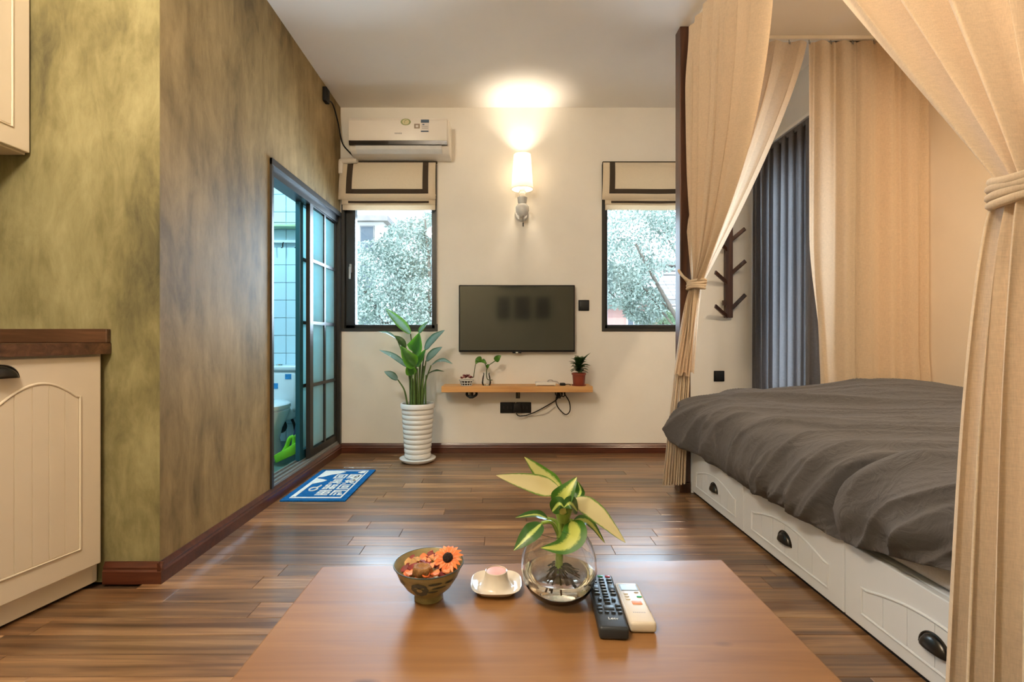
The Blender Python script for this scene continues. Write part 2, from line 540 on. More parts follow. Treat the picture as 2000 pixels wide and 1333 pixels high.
# floor: slab and individual planks
fl = struct('floor', box(new(), (-2.4, -1.1, -0.10), (2.9, YB + 0.2, -0.012)), m_under)
rp = random.Random(3)
PW = 0.092
row = 0
y = 0.10
while y < YB:
    y1 = min(y + PW, YB)
    x = -2.1 if y < 1.75 else -1.33
    xe = 1.14 if y < 2.86 else 2.02
    x -= rp.random() * 0.5
    while x < xe:
        ln = rp.uniform(0.55, 1.25)
        xa = max(x, -2.1 if y < 1.75 else -1.33); xb = min(x + ln, xe)
        if xb - xa > 0.02:
            b = box(new(), (xa + 0.0006, y + 0.0007, -0.012), (xb - 0.0006, y1 - 0.0007, rp.uniform(-0.0006, 0.0)), 0.0012, 1)
            mk('plank', b, m_floor, fl, world=True)
        x += ln
    y = y1
struct('floor_rear', box(new(), (-2.1, -1.0, -0.012), (2.6, 0.10, 0.0)), m_floor)

struct('ceiling', box(new(), (-2.5, -1.1, ZC), (2.9, YB + 0.22, ZC + 0.12)), m_ceil)

# back wall with two window holes
WX0, WX1, WZ0, WZ1 = -1.289, -0.527, 0.962, 2.285
RX0, RX1 = 0.772, 1.485
b = new()
for lo, hi in (((-2.5, 0), (WX0, ZC)), ((WX0, 0), (WX1, WZ0)), ((WX0, WZ1), (WX1, ZC)), ((WX1, 0), (RX0, ZC)),
               ((RX0, 0), (RX1, WZ0)), ((RX0, WZ1), (RX1, ZC)), ((RX1, 0), (2.9, ZC))):
    box(b, (lo[0], YB, lo[1]), (hi[0], YB + 0.22, hi[1]))
struct('wall_back', b, m_white)

# left plaster wall with the door opening, and the kitchen return facing the lens
DY0, DY1, DZ0, DZ1 = 2.664, 3.835, 0.078, 1.895
b = new()
def lw(y0, y1, z0, z1):
    prism(b, [(XL(y0), y0), (XL(y1), y1), (XL(y1) - 0.10, y1), (XL(y0) - 0.10, y0)], z0, z1)
prism(b, [(XL(1.8), 1.80), (XL(DY0), DY0), (XL(DY0) - 0.10, DY0), (XL(1.9) - 0.10, 1.90)], 0, ZC); lw(DY0, DY1, DZ1, ZC); lw(DY0, DY1, 0, DZ0); lw(DY1, YB, 0, ZC)
struct('wall_left', b, m_brown)
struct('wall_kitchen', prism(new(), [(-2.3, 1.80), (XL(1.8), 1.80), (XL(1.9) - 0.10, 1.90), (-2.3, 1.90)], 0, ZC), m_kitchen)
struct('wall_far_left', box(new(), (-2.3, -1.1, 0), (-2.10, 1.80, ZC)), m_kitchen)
struct('wall_rear', box(new(), (-2.3, -1.20, 0), (2.9, -1.0, ZC)), M('olive_beige_wall', (0.52, 0.47, 0.29), 0.8, var=(1.5, 0.08)))
# right side: bed alcove and the passage beyond its foot
struct('wall_alcove_right', box(new(), (2.60, -1.1, 0), (2.80, 2.99, ZC)), m_alcove)
b = new()
for lo, hi in (((2.99, 0), (3.15, ZC)), ((3.15, 0), (3.70, 0.3)), ((3.15, 2.15), (3.70, ZC)), ((3.70, 0), (YB, ZC))):
    box(b, (2.03, lo[0], lo[1]), (2.20, hi[0], hi[1]))
struct('wall_passage_right', b, m_white)
struct('wall_alcove_end', box(new(), (2.03, 2.99, 0), (2.80, 3.10, ZC)), m_alcove)
w3 = struct('window_3', loc=(2.10, 3.425, 0.3))
b = new(); box(b, (2.09, 3.15, 0.30), (2.14, 3.20, 2.15)); box(b, (2.09, 3.65, 0.30), (2.14, 3.70, 2.15))
box(b, (2.09, 3.20, 0.30), (2.14, 3.65, 0.35)); box(b, (2.09, 3.20, 2.10), (2.14, 3.65, 2.15))
mk('window_frame', b, m_frame2, w3)
mk('pane', box(new(), (2.11, 3.20, 0.35), (2.116, 3.65, 2.10)), m_glass, w3)
# bathroom behind the door
struct('wall_bathroom_left', box(new(), (-2.5, 1.9, 0), (-2.35, YB, ZC)), m_tile)
wb = struct('wall_bathroom_back', box(new(), (-2.35, 3.825, 0), (XL(3.8) - 0.10, YB - 0.001, ZC)), m_grout)
TZ = 0.1386; TW = 0.20
me_t = None
for k in range(-14, 5):
    z0 = 2.038 + k * TZ
    if z0 < 0.04 or z0 > 2.6: continue
    for j in range(-3, 2):
        x0 = -1.713 + j * TW
        xa, xb = max(x0, -2.35), min(x0 + TW, -1.40)
        if xb - xa < 0.02: continue
        mk('tile', box(new(), (xa + 0.0018, 3.818, z0 + 0.0018), (xb - 0.0018, 3.827, z0 + TZ - 0.0018), 0.0012, 1), m_tile, wb)
bf = struct('floor_bathroom', box(new(), (-2.35, 1.9, -0.05), (XL(3) - 0.10, 3.82, 0.046)), m_grout)
for i in range(7):
    for j in range(4):
        x0, y0 = -2.34 + j * 0.235, 2.0 + i * 0.26
        mk('tile', box(new(), (x0, y0, 0.04), (x0 + 0.232, y0 + 0.257, 0.052), 0.0015, 1), m_bathfloor, bf)

# baseboards (ogee profile)
prof = [(0, 0), (0.016, 0), (0.016, 0.045), (0.012, 0.052), (0.013, 0.060), (0.006, 0.072), (0.004, 0.078), (0, 0.078)]
def baseboard(name, pts, out):
    bm = new()
    o = Vector(out)
    extrude_profile(bm, prof, lambda i: (o, Vector((0, 0, 1))), pts)
    return struct(name, bm, m_base, smooth=0.5)
baseboard('baseboard_left', [(XL(1.785), 1.785, 0), (XL(YB), YB, 0)], (1, 0, 0))
baseboard('baseboard_kitchen', [(-1.475, 1.80, 0), (XL(1.8) + 0.016, 1.80, 0)], (0, -1, 0))
baseboard('baseboard_back', [(XL(YB) + 0.01, YB, 0), (2.03, YB, 0)], (0, -1, 0))
b = box(new(), (-2.10, 1.7985, 0.077), (0, 1.801, 0.079)); b.free()

# ------------------------------------------------------------------ bathroom sliding door
d1 = struct('door_1', loc=(XL(3.2), 3.2, 0))
def wallbar(bm, y0, y1, z0, z1, o0, o1):
    """bar on the slanted left wall; o = distance proud of the wall face (negative = inside the opening)"""
    prism(bm, [(XL(y0) + o0, y0), (XL(y0) + o1, y0), (XL(y1) + o1, y1), (XL(y1) + o0, y1)], z0, z1)
b = new()
wallbar(b, DY0, DY0 + 0.022, DZ0, DZ1, -0.10, 0.012)
wallbar(b, DY1 - 0.03, DY1, DZ0, DZ1, -0.10, 0.012)
wallbar(b, DY0, DY1, DZ1 - 0.035, DZ1, -0.10, 0.014)
mk('door_frame', b, m_frame2, d1)
b = new(); wallbar(b, DY0 + 0.022, DY1 - 0.03, DZ1 - 0.085, DZ1 - 0.035, -0.095, -0.004); mk('head_track', b, m_frame, d1)
b = new(); wallbar(b, DY0 + 0.022, DY1 - 0.03, DZ0, DZ0 + 0.012, -0.11, 0.002)
for o in (-0.015, -0.05, -0.088): wallbar(b, DY0 + 0.022, DY1 - 0.03, DZ0 + 0.012, DZ0 + 0.024, o, o + 0.007)
mk('floor_track', b, m_sill, d1)
def sash(y0, y1, o0, o1, mat, nm, panes=True, st=0.055):
    z0, z1 = DZ0 + 0.02, DZ1 - 0.05
    b = new()
    wallbar(b, y0, y0 + st, z0, z1, o0, o1); wallbar(b, y1 - 0.035, y1, z0, z1, o0, o1)
    wallbar(b, y0 + st, y1 - 0.035, z0, z0 + 0.055, o0, o1); wallbar(b, y0 + st, y1 - 0.035, z1 - 0.04, z1, o0, o1)
    s = mk(nm, b, mat, d1)
    ym = (y0 + st + y1 - 0.035) / 2 + 0.01
    rows = [z0 + 0.055, 0.586, 1.012, 1.438, z1 - 0.04]
    oc = (o0 + o1) / 2
    b = new(); wallbar(b, ym - 0.016, ym + 0.016, rows[0], rows[-1], oc - 0.010, oc + 0.012); mk('muntin', b, m_frame, s)
    for zz in rows[1:-1]:
        for ya, yb in ((y0 + st, ym - 0.016), (ym + 0.016, y1 - 0.035)):
            b = new(); wallbar(b, ya, yb, zz - 0.011, zz + 0.011, oc - 0.010, oc + 0.012); mk('muntin', b, m_frame, s)
    for a in range(4):
        for ya, yb in ((y0 + st, ym - 0.016), (ym + 0.016, y1 - 0.035)):
            b = new(); wallbar(b, ya, yb, rows[a] + 0.011, rows[a + 1] - 0.011, oc - 0.003, oc + 0.003); mk('pane', b, m_frost, s)
    return s
sash(3.268, 3.835 - 0.03, -0.042, -0.014, m_frame2, 'sliding_sash')
sash(3.205, 3.745, -0.086, -0.058, m_teal, 'sliding_sash')

# ------------------------------------------------------------------ windows in the back wall
def window(name, x0, x1, handle=None, wide=0.05):
    w = struct(name, loc=((x0 + x1) / 2, YB, WZ0))
    b = new(); t = 0.024
    y0, y1 = YB - 0.006, YB + 0.12
    box(b, (x0, y0, WZ0), (x0 + t, y1, WZ1)); box(b, (x1 - t, y0, WZ0), (x1, y1, WZ1))
    box(b, (x0 + t, y0, WZ0), (x1 - t, y1, WZ0 + t)); box(b, (x0 + t, y0, WZ1 - t), (x1 - t, y1, WZ1))
    mk('window_frame', b, m_frame2, w)
    b = new(); y0, y1 = YB + 0.03, YB + 0.09
    a0, a1, z0, z1 = x0 + t, x1 - t, WZ0 + t, WZ1 - t
    box(b, (a0, y0, z0), (a0 + wide, y1, z1), 0.004); box(b, (a1 - 0.03, y0, z0), (a1, y1, z1), 0.004)
    box(b, (a0, y0, z0), (a1, y1, z0 + 0.03), 0.004); box(b, (a0, y0, z1 - 0.03), (a1, y1, z1), 0.004)
    mk('sash', b, m_frame, w)
    mk('pane', box(new(), (a0 + wide, YB + 0.055, z0 + 0.03), (a1 - 0.03, YB + 0.061, z1 - 0.03)), m_glass, w)
    if handle:
        b = box(new(), (handle - 0.010, YB + 0.016, 1.43), (handle + 0.010, YB + 0.03, 1.50), 0.004)
        box(b, (handle - 0.007, YB - 0.012, 1.375), (handle + 0.007, YB + 0.018, 1.475), 0.006)
        mk('window_handle', b, m_sill, w)
    return w
window('window_1', WX0, WX1, -1.225, 0.075)
window('window_2', RX0, RX1, None, 0.028)

# ------------------------------------------------------------------ outdoors
m_ground = M('garden_ground', (0.16, 0.18, 0.12), 0.9, var=(1.2, 0.3))
struct('ground_outside', box(new(), (-16, 4.3, -3.2), (16, 30, -3.0)), m_ground)
m_bark = M('grey_bark', (0.16, 0.14, 0.12), 0.8, var=(14, 0.3), bump=(30, 0.5))
def leaves_mat(nm, c):
    return M(nm, c, 0.42, var=(3.0, 0.0), second=[min(1, x * 1.9) for x in c], spec=0.6)
def tree(label, base, crown, mat, n, size, seed, branches=6, group=None, thick=1.0):
    r = random.Random(seed)
    t = thing('garden_tree', label, 'tree', base)
    bx, by, bz = base
    top = crown[0]
    mk('trunk', tube(new(), spline([(bx, by, bz), (bx + 0.1, by + 0.05, (bz + top[2]) / 2), top[:3]], 10), [(0.17 - 0.013 * k) * thick for k in range(11)], 9), m_bark, t, SM)
    for k in range(branches):
        c = crown[k % len(crown)]
        a = Vector((bx + 0.05, by, lerp(bz, c[2], 0.45 + 0.3 * r.random())))
        e = Vector((c[0], c[1], c[2])) + Vector((r.uniform(-.9, .9), r.uniform(-.8, 0.1), r.uniform(-.6, .8))) * c[3]
        mid = (a + e) / 2 + Vector((r.uniform(-.25, .25), r.uniform(-.2, .2), r.uniform(.0, .3)))
        mk('branch', tube(new(), spline([a, mid, e], 10), [(0.055 - 0.0042 * q) * thick for q in range(11)], 7), m_bark, t, SM)
    vs, fs = [], []
    for k in range(n):
        c = crown[r.randrange(len(crown))]
        d = Vector((r.gauss(0, 1), r.gauss(0, 1), r.gauss(0, 1))).normalized()
        p = Vector(c[:3]) + Vector((d.x, d.y, d.z * 0.85)) * c[3] * (0.55 + 0.5 * r.random() ** 0.5) 
        ax = Vector((r.gauss(0, 1), r.gauss(0, 1), r.gauss(0, 1) - 0.6)).normalized()
        sd = ax.orthogonal().normalized()
        sd.rotate(Matrix.Rotation(r.random() * 6.28, 3, ax))
        s = size * r.uniform(0.6, 1.3); up = ax.cross(sd) * s * 0.12
        q = len(vs)
        vs += [p, p + ax * s * .5 + sd * s * .26 + up, p + ax * s, p + ax * s * .5 - sd * s * .26 + up]
        fs += [(q, q + 1, q + 2), (q, q + 2, q + 3)]
    mk('foliage', (vs, [], fs), mat, t, kind='stuff')
    return t
g1 = leaves_mat('silver_green_leaves', (0.24, 0.315, 0.29))
g2 = leaves_mat('pale_green_leaves', (0.25, 0.36, 0.24))
tree('bushy silver green tree filling the left window', (-1.6, 8.4, -3.0),
     [(-1.75, 8.2, 0.9, 1.0), (-2.2, 8.5, 2.0, 0.75), (-1.55, 8.4, 2.45, 0.6), (-1.0, 8.6, 2.75, 0.55), (-1.0, 8.6, 1.9, 0.95), (-1.9, 8.3, 1.7, 0.8), (-2.4, 8.9, 0.6, 1.0), (-0.9, 8.2, 0.7, 0.9), (-1.5, 8.4, 0.0, 1.0)], g1, 42000, 0.060, 1, 5)
tree('airy tree with bare branches outside the right window', (3.3, 7.6, -3.0),
     [(2.0, 7.4, 2.35, 0.7), (2.7, 7.5, 3.0, 0.6), (1.75, 7.7, 1.75, 0.42), (2.2, 8.0, 3.2, 0.9), (1.9, 8.0, 2.1, 0.55), (2.25, 7.8, 1.45, 0.35)], g1, 17000, 0.055, 2, 9, None, 0.5)
tree('low pale green shrub tree below the slatted house', (2.9, 8.6, -3.0),
     [(2.75, 8.5, 1.2, 0.33), (2.45, 8.7, 0.8, 0.4), (3.1, 8.6, 1.1, 0.4)], g2, 7000, 0.05, 3, 4)

m_render = M('white_render', (0.78, 0.78, 0.76), 0.8, var=(1.5, 0.05))
m_pink = M('pink_render', (0.62, 0.36, 0.33), 0.8, var=(1.5, 0.08))
m_rooft = M('grey_roof_tile', (0.34, 0.33, 0.33), 0.7, var=(4, 0.15), rand=0.15)
m_pane_dark = M('dark_window_pane', (0.10, 0.14, 0.18), 0.1)
def hbox(nm, lo, hi, mat, par, bev=0.0): return mk(nm, box(new(), lo, hi, bev), mat, par)
# slatted white house on the right
h = thing('slatted_house', 'white house with horizontal slats behind the right window trees', 'house', (5.2, 13.6, -3.0))
hbox('wall', (4.05, 13.2, -3), (7.5, 15.5, 2.85), m_render, h)
hbox('corner_board', (4.02, 13.1, -3), (4.28, 13.2, 2.86), m_render, h)
for k in range(12):
    hbox('slat', (4.3, 13.12, 1.60 + k * 0.105), (7.4, 13.20, 1.675 + k * 0.105), m_render, h)
hbox('louvre_backing', (4.3, 13.19, 1.56), (7.4, 13.21, 2.86), m_pane_dark, h)
mk('roof', prism(new(), [(3.8, 12.9), (7.7, 12.9), (7.7, 15.8), (3.8, 15.8)], 2.88, 3.02), m_rooft, h)
# pink house low on the left of the right window
h = thing('pink_house', 'pink rendered house with white window low in the right window', 'house', (3.0, 12.0, -3.0))
hbox('wall', (2.2, 11.6, -3), (4.0, 13.0, 1.75), m_pink, h)
wd = hbox('window', (2.90, 11.55, 1.05), (3.40, 11.60, 1.55), m_render, h)
for i in range(3):
    hbox('pane', (2.94 + i * 0.15, 11.54, 1.1), (3.06 + i * 0.15, 11.555, 1.50), m_pane_dark, wd)
b = new(); extrude_profile(b, [(0, 0), (1.0, 0.62), (1.0, 0.70), (0, 0.08)], lambda i: (Vector((0, 1, 0)), Vector((0, 0, 1))), [(2.0, 11.35, 1.72), (4.4, 11.35, 1.72)])
rf = mk('roof', b, m_rooft, h)
for r_ in range(6):
    for c_ in range(12):
        yy = 11.37 + r_ * 0.165; zz = 1.80 + r_ * 0.102
        b = new(); extrude_profile(b, [(0, 0.03), (0.17, 0.115), (0.17, 0.135), (0, 0.055)], lambda i: (Vector((0, 1, 0)), Vector((0, 0, 1))), [(2.02 + c_ * 0.198, yy, zz), (2.21 + c_ * 0.198, yy, zz)])
        mk('roof_tile', b, m_rooft, rf)
# pale block far behind the left window
h = thing('apartment_block', 'pale apartment block at the top left of the left window', 'building', (-3.6, 14.0, -3.0))
hbox('wall', (-5.8, 13.5, -3), (-3.35, 16, 4.15), m_render, h)
for i in range(2):
    for k in range(3):
        wd = hbox('window', (-4.62 + i * 0.62, 13.46, 1.2 + k * 1.05), (-4.22 + i * 0.62, 13.50, 1.95 + k * 1.05), m_sill, h)
        hbox('pane', (-4.59 + i * 0.62, 13.45, 1.23 + k * 1.05), (-4.25 + i * 0.62, 13.47, 1.92 + k * 1.05), m_pane_dark, wd)
mk('roof', prism(new(), [(-6, 13.3), (-3.2, 13.3), (-3.2, 16.2), (-6, 16.2)], 4.15, 4.3), m_rooft, h)

# ------------------------------------------------------------------ lamps and added fill
def added_lamp(x, y, power, label, size=0.2, color=(1.0, 0.78, 0.52)):
    t = thing('added_lamp', label, 'lamp', (x, y, ZC))
    mk('base', lathe(new(), [(0, 0), (size * 0.8, 0), (size * 0.85, -0.02), (0, -0.02)], (x, y, ZC)), m_plastic, t, SM)
    mk('diffuser', lathe(new(), [(size, -0.02), (size, -0.06), (size * 0.93, -0.08), (0, -0.085)], (x, y, ZC)), m_diff, t, SM)
    l = bpy.data.lights.new('added_lamp_light', 'AREA'); l.shape = 'DISK'; l.size = size * 1.8; l.energy = power; l.color = color
    o = bpy.data.objects.new('added_lamp_light', l); o.location = (0, 0, -0.095); o.parent = t; COL.objects.link(o)
m_diff = M('added_lamp_diffuser', (0.9, 0.88, 0.8), 0.5, emit=((1.0, 0.82, 0.6), 3.0))
m_diff_cool = M('cool_added_diffuser', (0.9, 0.92, 0.95), 0.5, emit=((0.7, 0.9, 1.0), 3.0))
def pendant(x, y, z, power, label, rad, color):
    t = thing('pendant_lamp', label, 'lamp', (x, y, ZC))
    mk('canopy', lathe(new(), [(0, 0), (0.05, 0), (0.045, -0.03), (0, -0.03)], (x, y, ZC), 24), m_plastic, t, SM)
    mk('cord', tube(new(), [(x, y, ZC - 0.03), (x, y, z + rad)], 0.004, 6), m_plastic, t, SM)
    gl = [(rad * math.sin(PI * k / 16), -rad * math.cos(PI * k / 16)) for k in range(17)]
    gl[0] = (0, -rad); gl[-1] = (0, rad)
    st = power / (PI * 4 * PI * rad * rad)
    mk('globe', lathe(new(), gl, (x, y, z), 32), M('lit_opal_globe', (0.9, 0.88, 0.8), 0.5, emit=(color, st)), t, SM)
pendant(-1.04, 0.80, 2.44, KITCHEN_LAMP_W, 'small globe pendant over the kitchen worktop', 0.08, (1.0, 0.83, 0.56))
pendant(-0.92, 0.10, 2.44, ROOM_FILL_W, 'large unseen fill globe added near the kitchen units', 0.11, (1.0, 0.86, 0.70))  # added fill globe out of view, brightens the whole room
added_lamp(1.85, 1.45, ALCOVE_FILL_W, 'round unseen fill lamp added above the bed', 0.16)  # added unseen lamp, warm fill for the bed alcove
md = m_diff; m_diff = m_diff_cool
added_lamp(-1.95, 2.75, BATH_FILL_W, 'round cool bathroom lamp added in place of window daylight', 0.16, (0.48, 0.82, 1.0))  # added lamp out of view, stands in for daylight from a bathroom window
m_diff = md

# wall lamp between the windows
lx, ly = 0.137, 3.715
wl = thing('wall_lamp', 'lit white wall lamp with cone shade above the television', 'lamp', (lx, YB, 1.87))
sh = []
for k in range(9):
    t = k / 8; sh.append((lerp(0.084, 0.064, t), lerp(2.045, 2.312, t)))
sh2 = [(r - 0.0025, z) for r, z in reversed(sh)]
mk('lamp_shade', lathe(new(), sh + sh2 + [sh[0]], (lx, ly, 0), 48), m_shade, wl, 0.9)
b = new()
for z in (2.046, 2.311): 
    r = 0.0835 if z < 2.2 else 0.0640
    tube(b, [(lx + r * math.cos(a * PI / 20), ly + r * math.sin(a * PI / 20), z) for a in range(41)], 0.003, 6, False)
mk('shade_rim', b, m_shade, wl, SM)
m_bulb = M('glowing_bulb', (1, 0.95, 0.85), 0.5, emit=((1.0, 0.80, 0.52), 30.0))
mk('bulb', lathe(new(), [(0, 2.08), (0.012, 2.085), (0.014, 2.11), (0.026, 2.14), (0.028, 2.16), (0.018, 2.182), (0, 2.19)], (lx, ly, 0), 20), m_bulb, wl, SM)
m_clear = M('clear_glass_block', (0.95, 0.95, 0.95), 0.05, trans=0.9)
mk('glass_neck', lathe(new(), [(0, 1.985), (0.022, 1.985), (0.026, 1.995), (0.020, 2.01), (0.026, 2.025), (0.020, 2.04), (0.024, 2.06), (0.015, 2.08), (0, 2.08)], (lx, ly, 0), 24), m_clear, wl, SM)
mk('collar', lathe(new(), [(0, 1.937), (0.026, 1.937), (0.033, 1.944), (0.037, 1.975), (0.038, 1.982), (0, 1.985)], (lx, ly, 0), 28), m_ceramic, wl, SM)
b = lathe(new(), [(0, 1.835), (0.020, 1.838), (0.042, 1.855), (0.052, 1.885), (0.050, 1.912), (0.036, 1.930), (0.022, 1.938), (0, 1.938)], (lx, ly, 0), 32)
tube(b, [(lx, ly, 1.885), (lx, YB - 0.02, 1.885)], 0.022, 16)
lathe(b, [(0, -0.022), (0.045, -0.022), (0.055, -0.008), (0.055, 0), (0, 0)], (lx, YB, 1.885), 28, 'Y')
mk('lamp_body', b, m_ceramic, wl, SM)
b = tube(new(), [(lx + 0.006, ly - 0.02, 1.84), (lx + 0.006, ly - 0.02, 1.79)], 0.002, 6)
lathe(b, [(0, 1.755), (0.006, 1.758), (0.006, 1.785), (0, 1.79)], (lx + 0.006, ly - 0.02, 0), 10)
mk('pull_switch', b, m_pewter, wl, SM)
l = bpy.data.lights.new('wall_lamp_bulb', 'POINT'); l.energy = WALL_LAMP_W; l.color = (1.0, 0.86, 0.66); l.shadow_soft_size = 0.03
o = bpy.data.objects.new('wall_lamp_bulb', l); o.location = Vector((lx, ly, 2.215)) - wl.location; o.parent = wl; COL.objects.link(o)

# ------------------------------------------------------------------ shared cabinet pieces
def bead_panel(w, hgt, arch, origin, U, V, Nn, par, mat, boards=5):
    """arched moulding with grooved boards inside; origin = lower-left corner, U right, V up, Nn outwards"""
    o, U, V, Nn = Vector(origin), Vector(U), Vector(V), Vector(Nn)
    def top(t): return hgt + arch * math.sin(PI * min(max((t - 0.05) / 0.90, 0), 1)) ** 0.9
    loop = [o + V * 0.0]
    pts = [o, o + U * w] + [o + U * w * (1 - k / 22) + V * top(1 - k / 22) for k in range(23)] + [o, o + U * 0.01]
    b = new()
    tube(b, [p + Nn * 0.0005 for p in pts], 0.0042, 8, False)
    mk('moulding', b, mat, par, SM)
    b = new()
    for k in range(boards):
        ta, tb = (k + 0.0) / boards, (k + 1.0) / boards
        xa, xb = ta * w + (0.006 if k == 0 else 0.0014), tb * w - (0.006 if k == boards - 1 else 0.0014)
        q = []
        for s in range(5):
            x = lerp(xa, xb, s / 4); q.append((x, top(x / w) - 0.006))
        ring = [(xa, 0.006), (xb, 0.006)] + list(reversed(q))
        f = [b.verts.new(o + U * x + V * z + Nn * 0.0016) for x, z in ring]
        g = [b.verts.new(o + U * x + V * z) for x, z in ring]
        b.faces.new(f)
        for i in range(len(f)): b.faces.new((f[i], f[(i + 1) % len(f)], g[(i + 1) % len(f)], g[i]))
    bmesh.ops.recalc_face_normals(b, faces=b.faces)
    mk('bead_board', b, mat, par)

def cup_handle(center, U, V, Nn, par, w=0.085, hh=0.034, d=0.026):
    c, U, V, Nn = Vector(center), Vector(U), Vector(V), Vector(Nn)
    b = new(); nu, nv = 18, 8
    vs = []
    for i in range(nu + 1):
        a = PI * i / nu; r = []
        for j in range(nv + 1):
            e = PI / 2 * j / nv
            x = -math.cos(a) * w / 2; z = math.sin(a) * hh * math.cos(e); n = math.sin(a) ** 0.6 * d * math.sin(e)
            r.append(b.verts.new(c + U * x + V * z + Nn * (n + 0.001)))
        vs.append(r)
    for i in range(nu):
        for j in range(nv):
            b.faces.new((vs[i][j], vs[i + 1][j], vs[i + 1][j + 1], vs[i][j + 1]))
    bmesh.ops.remove_doubles(b, verts=b.verts, dist=1e-5)
    bmesh.ops.recalc_face_normals(b, faces=b.faces)
    tube(b, [c + U * (-w / 2 - 0.006) + Nn * 0.002, c + U * (w / 2 + 0.006) + Nn * 0.002], 0.003, 8)
    tube(b, [c - U * math.cos(PI * k / 16) * (w / 2 + 0.004) + V * math.sin(PI * k / 16) * (hh + 0.004) + Nn * 0.002 for k in range(17)], 0.003, 8)
    o = mk('handle', b, m_pewter, par, SM)
    md = o.modifiers.new('thick', 'SOLIDIFY'); md.thickness = 0.0015
    return o

# ------------------------------------------------------------------ kitchen units on the left
KD = Vector((-0.21, -0.978, 0)).normalized()       # along the front, towards the lens
KN = Vector((0.978, -0.21, 0)).normalized()        # out of the front
K0 = Vector((-1.468, 1.775, 0))
kb = thing('base_cabinet', 'cream base cabinet with arched panel door beside the plaster wall', 'cabinet', (-1.8, 1.3, 0))
def kpl(s, out=0.0): return K0 + KD * s + KN * out
c0, c1 = kpl(0.0, -0.022), kpl(1.2, -0.022)
mk('body', prism(new(), [(c0.x, 1.795), (c0.x, c0.y), (c1.x, c1.y), (-2.095, c1.y), (-2.095, 1.795)], 0.08, 0.845), m_cream, kb)
c0, c1 = kpl(0.012, -0.03), kpl(1.2, -0.03)
mk('plinth', prism(new(), [(c0.x, 1.79), (c0.x, c0.y), (c1.x, c1.y), (-2.09, c1.y), (-2.09, 1.79)], 0.012, 0.08), m_cream, kb)
c0, c1 = kpl(0.02, -0.05), kpl(1.2, -0.05)
mk('plinth_seal', prism(new(), [(c0.x, 1.785), (c0.x, c0.y), (c1.x, c1.y), (-2.08, c1.y), (-2.08, 1.785)], 0.0, 0.012), m_black, kb)
for i in range(3):
    s0 = 0.004 + i * 0.392; s1 = s0 + 0.386
    pts = [kpl(s0, 0), kpl(s1, 0), kpl(s1, -0.02), kpl(s0, -0.02)]
    bdoor = prism(new(), [(p.x, p.y) for p in pts], 0.086, 0.838)
    bmesh.ops.bevel(bdoor, geom=list(bdoor.edges), offset=0.003, segments=2, profile=0.5, affect='EDGES')
    dr = mk('door', bdoor, m_cream, kb)
    o = kpl(s1 - 0.072, 0); o.z = 0.165
    bead_panel(0.242, 0.535, 0.055, o, -KD, (0, 0, 1), KN, dr, m_cream, 5)
    cup_handle(kpl(s1 - 0.085, 0) + Vector((0, 0, 0.782)), -KD, (0, 0, 1), KN, dr)
ct = thing('worktop', 'dark walnut worktop with upstand on the cream base cabinet', 'worktop', (-1.8, 1.3, 0.846))
c0, c1 = kpl(-0.005, 0.015), kpl(1.22, 0.015)
bt = prism(new(), [(c0.x, 1.797), (c0.x, c0.y), (c1.x, c1.y), (-2.098, c1.y), (-2.098, 1.797)], 0.846, 0.886)
mk('top_slab', bt, m_counter, ct)
mk('upstand', box(new(), (-2.098, 1.778, 0.8865), (c0.x - 0.002, 1.7985, 0.938), 0.003), m_counter, ct)
# wall cabinet
kw = thing('wall_cabinet', 'cream wall cabinet at the upper left over the worktop', 'cabinet', (-1.92, 1.5, 1.58))
mk('body', box(new(), (-2.098, 0.5, 1.58), (-1.768, 1.795, 2.45), 0.002), m_cream, kw)
for i in range(3):
    y1 = 1.790 - i * 0.40; y0 = y1 - 0.394
    dr = mk('door', box(new(), (-1.767, y0, 1.585), (-1.746, y1, 2.448), 0.003), m_cream, kw)
    bead_panel(0.394 - 0.13, 0.66, 0.055, (-1.746, y0 + 0.065, 1.655), (0, 1, 0), (0, 0, 1), (1, 0, 0), dr, m_cream, 5)
    cup_handle((-1.746, y0 + 0.09, 1.615), (0, 1, 0), (0, 0, 1), (1, 0, 0), dr)

# ------------------------------------------------------------------ bed, drawers, post
BX = 1.094
bd = thing('bed', 'white platform bed with three drawers under the charcoal duvet', 'bed', (1.85, 1.87, 0))
mk('frame', box(new(), (BX + 0.022, 0.86, 0.0), (2.59, 2.845, 0.235), 0.003), m_drawer, bd)
mk('end_panel', box(new(), (BX, 2.850 - 0.004, 0.0), (2.59, 2.868, 0.262), 0.003), m_drawer, bd)
mk('top_rail', box(new(), (BX + 0.03, 0.86, 0.2355), (2.58, 2.845, 0.25), 0.003), m_drawer, bd)
for i, (ya, yb) in enumerate(((2.227, 2.842), (1.567, 2.223), (0.905, 1.563))):
    d = mk('drawer', box(new(), (BX, ya, 0.018), (BX + 0.0205, yb, 0.252), 0.003), m_drawer, bd)
    bead_panel(yb - ya - 0.15, 0.080, 0.042, (BX, yb - 0.075, 0.060), (0, -1, 0), (0, 0, 1), (-1, 0, 0), d, m_drawer, 6)
    cup_handle((BX, (ya + yb) / 2, 0.108), (0, -1, 0), (0, 0, 1), (-1, 0, 0), d, 0.082, 0.038, 0.018)
mk('kick_strip', box(new(), (BX + 0.014, 0.87, 0.0005), (BX + 0.021, 2.84, 0.017)), m_black, bd)
mt = mk('mattress', box(new(), (1.122, 0.87, 0.2535), (2.585, 2.845, 0.50), 0.03, 4), m_sheet, None, 1.2)
tag(mt, 'mattress in a light grey sheet between drawers and duvet', 'mattress')

